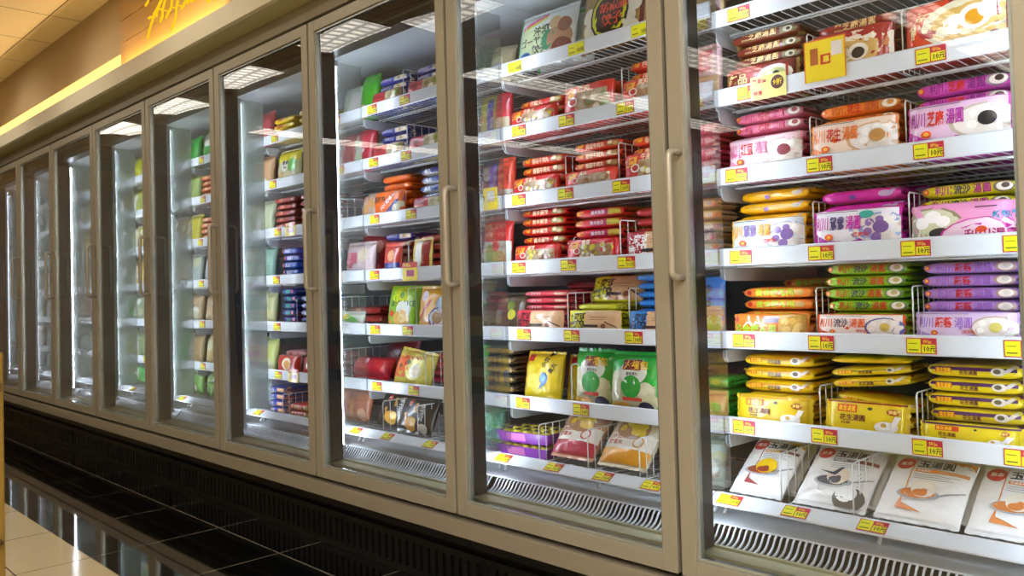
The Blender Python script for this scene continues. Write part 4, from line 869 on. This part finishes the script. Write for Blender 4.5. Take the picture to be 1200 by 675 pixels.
# right end of the third bay, seen through the second door
BG(3, 0, -1.725, .11, .12, .05, .345, -.2, 'b4a884', [('e', 0, -.2, .4, 1, 'd8ccb0'), ('e', -.3, .4, .3, 1, 'a88c5c')], 'clear bag of brown crackers, right end of top shelf, third door', ry=.12)
BG(3, 1, -1.744, .070, .15, .04, .31, -.05, 'b8ac3c', [('e', 0, .3, .3, 1, 'd8d040'), ('r', .3, -.8, .9, .8, '2c3ca0')], 'yellow and blue upright packet, right end of second shelf, third door')
BG(3, 1, -1.667, .074, .15, .04, .31, -.05, 'c8343c', [('r', -.2, 0, .9, .8, 'b02838'), ('r', -.9, -.85, .9, -.2, 'c8b890')], 'red and beige upright packet, right end of second shelf, third door')
BG(3, 2, -1.744, .070, .145, .04, .31, -.05, '3c3450', [('e', 0, .3, .3, 1, 'a8a494'), ('r', .4, -.85, .95, .85, '2c3cb0')], 'dark packet with blue edge, right end of third shelf, third door')
BG(3, 2, -1.664, .078, .15, .04, .31, -.05, 'd84c34', [('t', '撈麵', .2, .6, .22, '8c2418', -1.57), ('r', -.95, -.85, .95, -.5, 'b8b4a0')], 'orange red noodle packet, right end of third shelf, third door')
BG(3, 3, -1.706, .14, .165, .04, .30, -.08, 'd0302c', [('r', -.97, -.86, .97, .2, 'c8d0c0'), ('e', -.2, -.3, .4, 1, '8cb050'), ('e', .3, -.5, .35, 1, 'c8b060'), ('e', .1, .0, .2, 1, 'd8483c'), ('t', '麵', -.5, .5, .25, 'f0a080')], 'red noodle bag picturing green vegetables, right end of fourth shelf, third door')
BG(3, 4, -1.690, .16, .12, .08, .34, -.3, '5c4c38', [('e', -.3, .3, .3, 1, '8c7448'), ('e', .2, 0, .3, 1, '7c8c3c'), ('e', .3, -.5, .3, 1, 'd8d04c'), ('e', -.4, -.4, .25, 1, '44546c')], 'brown bag of noodles slumped at right end of fifth shelf, third door')
LS(3, 5, -1.79, -1.63, 'darktray', 5, .033, y=.355, D=.13, col='far right')
BG(3, 6, -1.745, .12, .15, .05, .28, -.15, '2c8c6c', [('e', 0, .2, .5, 1, '5cc89c')], 'teal green bag at right end of bottom tray, third door', z0=.54)

# fourth door and the right end of its bay seen through the third door
g = (-3.190, -2.985); g2 = (-2.965, -2.78)
LS(4, 0, *g, 'yelslab', 3, .030, y=.355, col='left'); LS(4, 0, *g2, 'yelslab', 3, .032, y=.355, col='middle')
pan = [('r', -.97, .3, .97, .86, 'd8c820'), ('e', .5, .1, .35, 1, '5cb024'), ('e', -.1, .1, .3, 1, 'ece8dc'), ('e', -.2, .25, .11, 1, '1c1c1c'), ('e', .05, .25, .11, 1, '1c1c1c'), ('e', -.15, .02, .07, 1, '1c1c1c'), ('e', .0, -.02, .06, 1, '1c1c1c'), ('e', -.5, -.5, .35, 1.3, 'c8a860'), ('e', .2, -.55, .35, 1.3, 'e0d0a0')]
BG(4, 1, -3.10, .20, .165, .05, .31, -.1, 'c8c49c', pan, 'cream and yellow bag with a round black and white face, second shelf, fourth door')
BG(4, 1, -2.90, .18, .17, .05, .32, -.1, '8cb828', [('e', 0, 0, .6, 1, 'e0d828')], 'yellow green bag at middle of second shelf, fourth door')
LS(4, 2, *g, 'redmeat', 5, .0305, y=.355, col='left'); LS(4, 2, *g2, 'redmeat', 5, .0305, y=.355, col='middle')
LS(4, 3, -3.12, -2.96, 'bluestk', 4, .034, y=.35, col='left')
BG(4, 3, -2.90, .12, .16, .05, .31, -.1, 'd82c8c', [('e', 0, 0, .4, 1, 'f090c0')], 'hot pink bag beside royal blue stack, fourth shelf, fourth door')
LS(4, 4, -3.13, -2.99, 'navystk', 5, .033, y=.35, col='left'); LS(4, 4, -2.965, -2.80, 'navystk', 4, .033, y=.35, col='middle')
z = LS(4, 5, *g, 'rosemeat', 3, .033, y=.39, col='left'); ST(4, 5, *g, .08, 'rosemeat', col='left'); ST(4, 5, *g2, .08, 'rosemeat', col='middle'); LS(4, 5, *g2, 'rosemeat', 3, .033, y=.39, col='middle')
LS(4, 6, -3.196, -3.03, 'orbslab', 4, .031, y=.31, z0=.537, col='left'); LS(4, 6, -2.995, -2.81, 'redmix', 2, .031, y=.30, z0=.537, col='middle')
def blobs(base, cs, n=7, sd=1):
    random.seed(sd); return [('e', random.uniform(-.7, .7), random.uniform(-.65, .65), random.uniform(.2, .4), 1, random.choice(cs)) for _ in range(n)]
BG(4, 0, -2.475, .12, .18, .05, .33, -.1, '48b028', [('r', -.97, -.86, -.2, -.3, 'd8a080')], 'tall green bag at right end of top shelf, fourth door')
BG(4, 0, -2.60, .13, .14, .05, .33, -.1, 'c8d0c8', blobs('x', ('a8c8a0', 'e0e0dc'), sd=2), 'pale white bag beside the tall green bag, top shelf, fourth door')
BG(4, 1, -2.50, .135, .165, .06, .32, -.1, 'b8283c', blobs('x', ('d8ccc0', 'b8d0a8', 'c83c4c'), sd=3), 'red meat bag at right end of second shelf, fourth door')
BG(4, 1, -2.645, .13, .15, .05, .32, -.1, 'b04c50', blobs('x', ('d0c0b8', 'a83c44'), sd=4), 'dull red bag beside the red meat bag, second shelf, fourth door')
BG(4, 2, -2.47, .13, .11, .08, .33, -.2, 'd0b4a0', blobs('x', ('e0a868', 'dcd0c8', 'c88c74'), sd=5), 'beige chicken bag at right end of third shelf, fourth door')
BG(4, 3, -2.525, .20, .13, .05, .30, -.1, 'd8c4c4', [('r', -.97, -.4, .0, .3, 'd0506c'), ('e', .4, .1, .5, .8, 'd8d0b0'), ('t', '特級', -.8, -.5, .2, 'c82c3c')], 'white and red bag standing low at right end of fourth shelf, fourth door')
BG(4, 3, -2.55, .22, .175, .05, .39, -.1, 'c02430', blobs('x', ('d84c4c', 'e89c8c', 'b01c28'), 9, 6), 'shiny red bag behind the white and red bag, fourth shelf, fourth door')
LS(4, 4, -2.69, -2.44, 'redmeat', 2, .04, y=.415, col='far right')
BG(4, 4, -2.60, .2, .06, .035, .282, -.3, 'd8dcd0', [('p', [(-.9, -.5), (-.9, .3), (-.2, .6), (.6, -.2), (.9, -.8)], '48b838'), ('p', [(-.6, -.1), (-.1, .5), (.3, 0), (0, -.4)], 'e8d428')], 'green and yellow striped packet low on fifth shelf, fourth door')
BG(4, 4, -2.55, .2, .165, .04, .54, -.1, '3c2828', blobs('x', ('4c5434', '342424'), 5, 7), 'dark brown bag standing behind red sausage packets, fifth shelf, fourth door')
BG(4, 5, -2.56, .25, .075, .10, .36, -.5, 'c01c2c', blobs('x', ('e05c6c', 'b81c2c', 'e8b8c0'), 8, 8), 'crumpled red bag at right end of sixth shelf, fourth door')
BG(4, 5, -2.55, .22, .15, .06, .52, -.1, '8c2c34', blobs('x', ('a84c4c', '7c2430'), 6, 9), 'dull crimson bag behind the crumpled red bag, sixth shelf, fourth door')
BG(4, 6, -2.60, .22, .17, .06, .30, -.25, 'b06c4c', blobs('x', ('d08c4c', 'a85c44', 'd8a888'), 9, 10), 'brown orange frozen food bag, right end of bottom tray, fourth door', z0=.54)

# farther doors: what shows at the edges of each bay through misted glass
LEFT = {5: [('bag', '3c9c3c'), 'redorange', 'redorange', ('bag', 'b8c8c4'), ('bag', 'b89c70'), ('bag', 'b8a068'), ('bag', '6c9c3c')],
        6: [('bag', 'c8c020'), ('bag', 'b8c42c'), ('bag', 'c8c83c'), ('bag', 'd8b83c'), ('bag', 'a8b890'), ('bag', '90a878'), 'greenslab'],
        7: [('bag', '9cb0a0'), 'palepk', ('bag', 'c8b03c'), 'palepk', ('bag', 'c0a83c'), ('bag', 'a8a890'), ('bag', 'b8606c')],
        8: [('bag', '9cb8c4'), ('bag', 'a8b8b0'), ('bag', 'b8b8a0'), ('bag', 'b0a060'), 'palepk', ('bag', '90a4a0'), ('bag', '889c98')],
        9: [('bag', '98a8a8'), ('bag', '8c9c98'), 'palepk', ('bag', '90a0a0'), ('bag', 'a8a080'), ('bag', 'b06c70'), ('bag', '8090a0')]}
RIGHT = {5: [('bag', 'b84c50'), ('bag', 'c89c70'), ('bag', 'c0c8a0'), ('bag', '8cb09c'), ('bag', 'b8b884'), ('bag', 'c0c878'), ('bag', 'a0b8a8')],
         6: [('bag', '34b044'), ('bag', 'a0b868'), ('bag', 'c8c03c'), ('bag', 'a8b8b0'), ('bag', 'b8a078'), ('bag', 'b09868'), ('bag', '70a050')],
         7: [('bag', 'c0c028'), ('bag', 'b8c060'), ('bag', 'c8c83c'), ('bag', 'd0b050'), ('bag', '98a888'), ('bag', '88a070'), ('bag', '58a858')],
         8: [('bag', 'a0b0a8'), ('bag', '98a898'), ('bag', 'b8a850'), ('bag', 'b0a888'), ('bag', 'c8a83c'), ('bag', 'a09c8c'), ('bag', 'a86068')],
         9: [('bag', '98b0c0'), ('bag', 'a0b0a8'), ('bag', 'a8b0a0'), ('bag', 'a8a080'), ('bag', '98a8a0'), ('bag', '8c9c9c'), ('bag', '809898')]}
CN = {'3c9c3c': 'leafy green', 'b8c8c4': 'pale grey', 'b89c70': 'tan', 'b8a068': 'sandy', '6c9c3c': 'green vegetable'}
def cname(h):
    r, g_, b_ = (int(h[i:i+2], 16) for i in (0, 2, 4))
    if max(r, g_, b_)-min(r, g_, b_) < 36: return 'pale grey'
    if r > 150 and g_ > 150 and b_ < 100: return 'yellow'
    if g_ >= r and g_ > b_: return 'green'
    if b_ > r: return 'bluish'
    if g_ < 120: return 'reddish'
    return 'tan'
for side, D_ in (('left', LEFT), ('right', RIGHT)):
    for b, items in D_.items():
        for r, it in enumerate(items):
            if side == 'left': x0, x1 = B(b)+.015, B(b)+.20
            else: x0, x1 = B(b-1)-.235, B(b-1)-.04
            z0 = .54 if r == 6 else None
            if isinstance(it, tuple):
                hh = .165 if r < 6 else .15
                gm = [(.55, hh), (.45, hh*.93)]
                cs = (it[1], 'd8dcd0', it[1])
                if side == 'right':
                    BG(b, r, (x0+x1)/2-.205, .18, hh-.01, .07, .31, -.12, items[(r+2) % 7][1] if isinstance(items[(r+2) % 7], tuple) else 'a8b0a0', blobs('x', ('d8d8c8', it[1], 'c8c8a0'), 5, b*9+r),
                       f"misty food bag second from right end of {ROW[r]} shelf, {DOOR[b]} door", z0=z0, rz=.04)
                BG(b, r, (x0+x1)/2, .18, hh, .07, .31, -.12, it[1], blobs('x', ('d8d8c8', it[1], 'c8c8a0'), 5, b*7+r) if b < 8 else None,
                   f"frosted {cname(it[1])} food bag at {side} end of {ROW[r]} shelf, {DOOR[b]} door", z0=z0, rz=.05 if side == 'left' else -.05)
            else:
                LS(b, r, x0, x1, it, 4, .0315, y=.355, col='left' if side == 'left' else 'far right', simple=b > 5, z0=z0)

# ------------------------------------------------------------------ the room
def tiles_mat(name, c1, mort, rough, size=.508, ox=0, oy=0, msz=.004, var=.1, spec=.5, coat=0):
    m, nt, out = newmat(name); N, L = nt.nodes.new, nt.links.new
    b = N('ShaderNodeBsdfPrincipled'); b.inputs['Roughness'].default_value = rough; b.inputs['Specular IOR Level'].default_value = spec
    b.inputs['Coat Weight'].default_value = coat; b.inputs['Coat Roughness'].default_value = .03
    g = N('ShaderNodeNewGeometry'); mp = N('ShaderNodeMapping'); mp.inputs['Location'].default_value = (ox, oy, 0)
    L(g.outputs['Position'], mp.inputs['Vector'])
    t = N('ShaderNodeTexBrick'); t.offset = 0; t.inputs['Scale'].default_value = 1; t.inputs['Brick Width'].default_value = size; t.inputs['Row Height'].default_value = size
    t.inputs['Mortar Size'].default_value = msz/2; t.inputs['Mortar Smooth'].default_value = .2
    t.inputs['Color1'].default_value = lin(c1); t.inputs['Color2'].default_value = lin(c1); t.inputs['Mortar'].default_value = lin(mort)
    L(mp.outputs[0], t.inputs['Vector'])
    n = N('ShaderNodeTexNoise'); n.inputs['Scale'].default_value = 6; n.inputs['Detail'].default_value = 6; L(g.outputs['Position'], n.inputs['Vector'])
    mr = N('ShaderNodeMapRange'); mr.inputs['To Min'].default_value = 1-var; mr.inputs['To Max'].default_value = 1+var; L(n.outputs['Fac'], mr.inputs['Value'])
    hs = N('ShaderNodeHueSaturation'); L(t.outputs['Color'], hs.inputs['Color']); L(mr.outputs[0], hs.inputs['Value'])
    L(hs.outputs[0], b.inputs['Base Color'])
    r2 = N('ShaderNodeMapRange'); r2.inputs['To Min'].default_value = rough*.6; r2.inputs['To Max'].default_value = rough*1.6; L(n.outputs['Fac'], r2.inputs['Value']); L(r2.outputs[0], b.inputs['Roughness'])
    L(b.outputs[0], out.inputs[0]); return m
XL, XR, YF, HC = -11.0, 4.0, -7.5, 2.745
m = MB()
fb = tiles_mat('black_tile', '0b0b0c', '8c8676', .05, ox=.508*10+2.56, oy=.508*3+.07, msz=.007, var=.5, spec=.75, coat=.6)
ft = tiles_mat('beige_tile', 'e0cfa6', '6a5636', .10, ox=.508*10+2.56, oy=.508*3+.83, msz=.006, var=.06)
m.box(XL, -.578, .05, XR, .9, .1, fb); m.box(XL, YF, .05, XR, -.578, .1, ft)
struct(m, 'floor')
# ceiling: painted panels with fine joints
cm = tiles_mat('ceiling_panel', 'e6d8be', '5c4c30', .7, size=.575, ox=.575*12+4.965-.0, oy=.575*20+.17, msz=.008, var=.03)
m = MB(); m.box(XL, YF, HC, XR, .9, HC+.05, cm); struct(m, 'ceiling')
wp = pbr('wall_paint', 'c4b08c', .7, var=.04, vscale=1.5)
m = MB(); m.box(XL, .86, .1, XR, .95, HC, wp)
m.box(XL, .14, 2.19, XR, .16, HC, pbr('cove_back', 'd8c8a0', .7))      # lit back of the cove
struct(m, 'wall_back')
m = MB(); m.box(XL, 0.0, 2.405, -4.24, .14, HC, wp); m.box(-2.2, 0, 2.405, XR, .14, HC, wp); struct(m, 'trim_1')
m = MB(); bmat = pbr('fascia_paint', 'dcd6c0', .6, var=.02)
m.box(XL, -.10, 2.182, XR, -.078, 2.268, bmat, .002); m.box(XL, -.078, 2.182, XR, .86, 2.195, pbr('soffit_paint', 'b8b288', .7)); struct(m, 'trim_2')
m = MB(); m.box(XL, YF, .1, XL-.1, .95, HC, wp); struct(m, 'wall_left')
m = MB(); m.box(XR, YF, .1, XR+.1, .95, HC, wp); struct(m, 'wall_right')
m = MB(); m.box(XL, YF-.1, .1, XR, YF, HC, pbr('front_wall', '4a4238', .8)); struct(m, 'wall_front')
# sign board with grooved panels and script lettering
m = MB(); pb = pbr('sign_board_paint', 'c8a878', .55, var=.03)
z = 2.215
for z0, z1 in ((2.212, 2.432), (2.436, 2.553), (2.557, 2.674), (2.678, 2.743)): m.box(-4.235, -.030, z0, -2.2, 0.0, z1, pb, .0015)
m.box(-4.23, -.024, 2.213, -2.205, -.001, 2.742, pbr('sign_groove', '6c4c1c', .8))
root = thing('sign_board', 'grooved tan board with yellow script letters above the freezer fascia', 'sign', (-3.2, 0, 2.215))
fixed(m, 'board', root)
ym = emit('sign_yellow', 'ffc81c', 1.1)
STR = [[[-3.806, 2.36], [-3.784, 2.394], [-3.742, 2.437], [-3.72, 2.463], [-3.683, 2.476], [-3.661, 2.489], [-3.587, 2.539], [-3.516, 2.559]], [[-3.827, 2.529], [-3.799, 2.538], [-3.775, 2.566], [-3.71, 2.598]], [[-3.695, 2.438], [-3.688, 2.459], [-3.672, 2.476], [-3.629, 2.501], [-3.576, 2.544]], [[-3.65, 2.403], [-3.622, 2.422], [-3.618, 2.453], [-3.589, 2.49], [-3.527, 2.522]], [[-3.579, 2.406], [-3.547, 2.423], [-3.515, 2.44], [-3.509, 2.469], [-3.459, 2.511]], [[-3.52, 2.333], [-3.481, 2.361], [-3.463, 2.396], [-3.454, 2.434], [-3.432, 2.46], [-3.382, 2.513]], [[-3.407, 2.404], [-3.377, 2.411], [-3.359, 2.428], [-3.318, 2.472]], [[-3.339, 2.411], [-3.32, 2.422], [-3.264, 2.464]], [[-3.293, 2.407], [-3.275, 2.413], [-3.22, 2.452]], [[-3.128, 2.359], [-3.115, 2.37], [-3.075, 2.408]], [[-3.788, 2.455], [-3.764, 2.457]]]
for st in STR:
    m = MB(); m.tube([(x, -.052, z) for x, z in st], 0.0055, ym, 8)
    q = st[len(st)//2]; m.tube([(q[0], -.052, q[1]), (q[0], -.029, q[1])], .003, ym, 6)
    fixed(m, 'script_stroke', root)
# cove lamps (warm strips) and sign lamps
warm = emit('cove_lamp', 'ffd494', 40)
m = MB(); m.tube([(XL+.1, .075, 2.255), (-4.26, .075, 2.255)], .011, warm, 8)
o = m.obj('cove_lamp'); tag(o, 'warm strip lamp hidden in the cove above the far freezers', 'lamp')
m = MB(); m.tube([(-4.2, -.060, 2.258), (-3.0, -.060, 2.258)], .010, emit('sign_lamp', 'ffc860', 62), 8)
o = m.obj('sign_lamp'); tag(o, 'warm strip lamp hidden behind the fascia below the script sign', 'lamp')
# ceiling troffers, rows running away from the freezers
lm = emit('troffer_lens', 'fff6e4', 8, True); fr = pbr('troffer_frame', 'd8d4c8', .5)
lm2 = emit('fill_lens_wide', 'fff6e8', 18, True)
def troffer(x, y, w, l, label):
    t = thing('ceiling_light', label, 'ceiling light', (x, y, HC), 'ceiling lights')
    m = MB()
    m.add([(-w-.02, -l-.02, -.012), (w+.02, -l-.02, -.012), (w+.02, l+.02, -.012), (-w-.02, l+.02, -.012), (-w, -l, -.012), (w, -l, -.012), (w, l, -.012), (-w, l, -.012),
           (-w-.02, -l-.02, -.0005), (w+.02, -l-.02, -.0005), (w+.02, l+.02, -.0005), (-w-.02, l+.02, -.0005)],
          [(0, 1, 5, 4), (1, 2, 6, 5), (2, 3, 7, 6), (3, 0, 4, 7), (0, 8, 9, 1), (1, 9, 10, 2), (2, 10, 11, 3), (3, 11, 8, 0)], fr)
    m.obj('frame', t)
    m = MB(); m.box(-w, -l, -.008, w, l, -.001, lm2 if w > .4 and l > .5 else lm); m.obj('lens', t)
NM = ['first', 'second', 'third', 'fourth', 'fifth', 'sixth']
for i, (x_, y_) in enumerate(((-3.45, -1.60), (-4.25, -1.34), (-5.62, -1.34), (-6.9, -1.34), (-8.15, -1.34))): troffer(x_, y_, .34, .15, f"ceiling light running along the freezers, {NM[i]} from the sign")
for x, ys_, nm in ((-1.60, (-4.2, -5.4, -6.6), 'near'), (-2.95, (-3.75,), 'second'), (-4.30, (-3.15, -4.4, -5.95), 'third'), (-6.40, (-4.8, -6.0), 'fourth'), (-7.45, (-2.95, -4.1), 'farthest')):
    for j, y in enumerate(ys_): troffer(x, y, .15, .56, f"ceiling light pointing away from the freezers in the {nm} row, {NM[j]} from freezers")
for i, x in enumerate((.25, 1.5, 2.75)):  # wide panels added out of view as ambient fill
    for j, y in enumerate((-1.4, -2.9, -4.4)): troffer(x, y, .45, .56, f"added fill light behind the viewpoint, {NM[i]} row from the sign side, {NM[j]} from freezers")
can = pbr('fill_spot_can', 'd8d0c0', .4)
for i, x in enumerate((-3.2, -4.7, -6.2, -7.7)):  # spot lamps added to brighten the fascia and door frames
    t = thing('fill_spot', f"added small round downlight facing the fascia, {NM[i]} from the sign", 'fill_spot', (x, -.80, HC), 'added fill spots')
    m = MB(); n_ = 20
    vv = []
    for (rr, zz) in ((.050, -.001), (.058, -.006), (.058, -.010), (.045, -.010), (.040, -.004)):
        vv += [(rr*math.cos(a*2*math.pi/n_), rr*math.sin(a*2*math.pi/n_), zz) for a in range(n_)]
    m.add(vv, [(q*n_+a, q*n_+(a+1) % n_, (q+1)*n_+(a+1) % n_, (q+1)*n_+a) for q in range(4) for a in range(n_)], can); m.obj('trim_ring', t)
    l = bpy.data.lights.new('spot', 'SPOT'); l.energy = 17; l.color = (1, .90, .74); l.spot_size = 1.9; l.spot_blend = .9; l.shadow_soft_size = .035
    lo = bpy.data.objects.new('spot_lamp', l); COL.objects.link(lo); lo.parent = t; lo.location = (0, 0, -.03)
    d = Vector((x+.1, -.05, 1.75))-Vector((x, -.80, HC)); lo.rotation_euler = d.to_track_quat('-Z', 'Y').to_euler()
# shelving across the aisle (mirrored in the far doors)
gc = pbr('gondola_metal', '241f1c', .5)
for u in range(5):
    x0 = -9.4+u*1.6; t = thing('display_shelving', f"dark shelving unit across the aisle, number {['one','two','three','four','five'][u]} from far end", 'shelving', (x0+.8, -3.6, 0), 'shelving across the aisle')
    m = MB(); m.box(x0+.01, -3.62, 0, x0+1.59, -3.58, 1.7, gc); m.box(x0+.01, -3.58, 0, x0+.03, -3.2, 1.7, gc); m.box(x0+1.57, -3.58, 0, x0+1.59, -3.2, 1.7, gc); fixed(m, 'frame', t)
    for z in (.15, .55, .95, 1.35): m = MB(); m.box(x0+.03, -3.58, z, x0+1.57, -3.2, z+.02, gc); fixed(m, 'shelf', t)
    for r, z in enumerate((.171, .571, .971, 1.371)):
        for q in range(3):
            h = .16+.1*random.random(); xx = x0+.08+q*.5
            m = MB(); m.box(0, 0, 0, .44, .22, h, film(random.choice(('b8341c', 'c8b81c', 'b84c2c', '6c2c1c', '3c5c2c', 'c8642c'))), .006)
            m.box(.05, .219, h*.25, .39, .2215, h*.7, film(random.choice(('e8d8b0', 'd8a83c', 'c83c2c'))))
            o = m.obj('grocery_box', None, (xx, -3.44, z))
            tag(o, f"grocery box {['left','middle','right'][q]} on {['lowest','second','third','highest'][r]} shelf of unit {['one','two','three','four','five'][u]} across aisle", 'box', 'boxes across the aisle')
# edge of a yellow display stand at the left edge of the frame
t = thing('yellow_stand', 'yellow brown display stand cut off by the left edge of the picture', 'display stand', (-1.62, -1.20, .0))
m = MB(); ys = pbr('stand_yellow', '7a6020', .45)
m.box(-.15, -.02, .1, -.030, .02, .975, ys, .004); m.obj('post', t)
m = MB(); m.ell((-.024, .0, .905), (.016, .016, .014), ys); m.obj('knob', t)
m = MB(); m.ell((-.022, .0, .585), (.016, .016, .008), pbr('stand_knob', '4c3a1c', .4)); m.obj('knob', t)
m = MB(); m.box(-.30, -.15, .1, -.15, .15, .15, ys, .004); m.obj('foot', t)

# ------------------------------------------------------------------ camera, world, view
cam = bpy.data.cameras.new('camera'); co = bpy.data.objects.new('camera', cam); COL.objects.link(co)
cam.sensor_width = 36; cam.lens = 968.04/1200*36; cam.clip_start = .02
cam.shift_x = -.19/1200; cam.shift_y = -25.36/1200
yw, pt, rl = -.7943, .0253, -.0269
cy, sy, cp, sp, cr, sr = math.cos(yw), math.sin(yw), math.cos(pt), math.sin(pt), math.cos(rl), math.sin(rl)
f = Vector((cp*sy, cp*cy, sp)); rt = Vector((cy, -sy, 0)); up = rt.cross(f)
rt2 = rt*cr+up*sr; up2 = -rt*sr+up*cr
M = Matrix((rt2, up2, -f)).transposed().to_4x4(); M.translation = Vector((.3275, -1.6296, 1.0816))
co.matrix_world = M
SC.camera = co
w = bpy.data.worlds.new('world'); SC.world = w; w.use_nodes = True
w.node_tree.nodes['Background'].inputs[0].default_value = (.25, .22, .18, 1); w.node_tree.nodes['Background'].inputs[1].default_value = .5
vs = SC.view_settings; vs.view_transform = 'Standard'; vs.look = 'None'; vs.gamma = 1; vs.exposure = 0; vs.use_curve_mapping = False
cy_ = SC.cycles; cy_.use_denoising = True; cy_.max_bounces = 8; cy_.diffuse_bounces = 3; cy_.glossy_bounces = 4; cy_.transmission_bounces = 4; cy_.transparent_max_bounces = 16
cy_.sample_clamp_indirect = 4; cy_.caustics_reflective = False; cy_.caustics_refractive = False

# stand the room on z = 0
for o in list(bpy.data.objects):
    if o.parent is None and not o.name.startswith(('display_shelving', 'grocery_box')):
        o.location.z -= .1
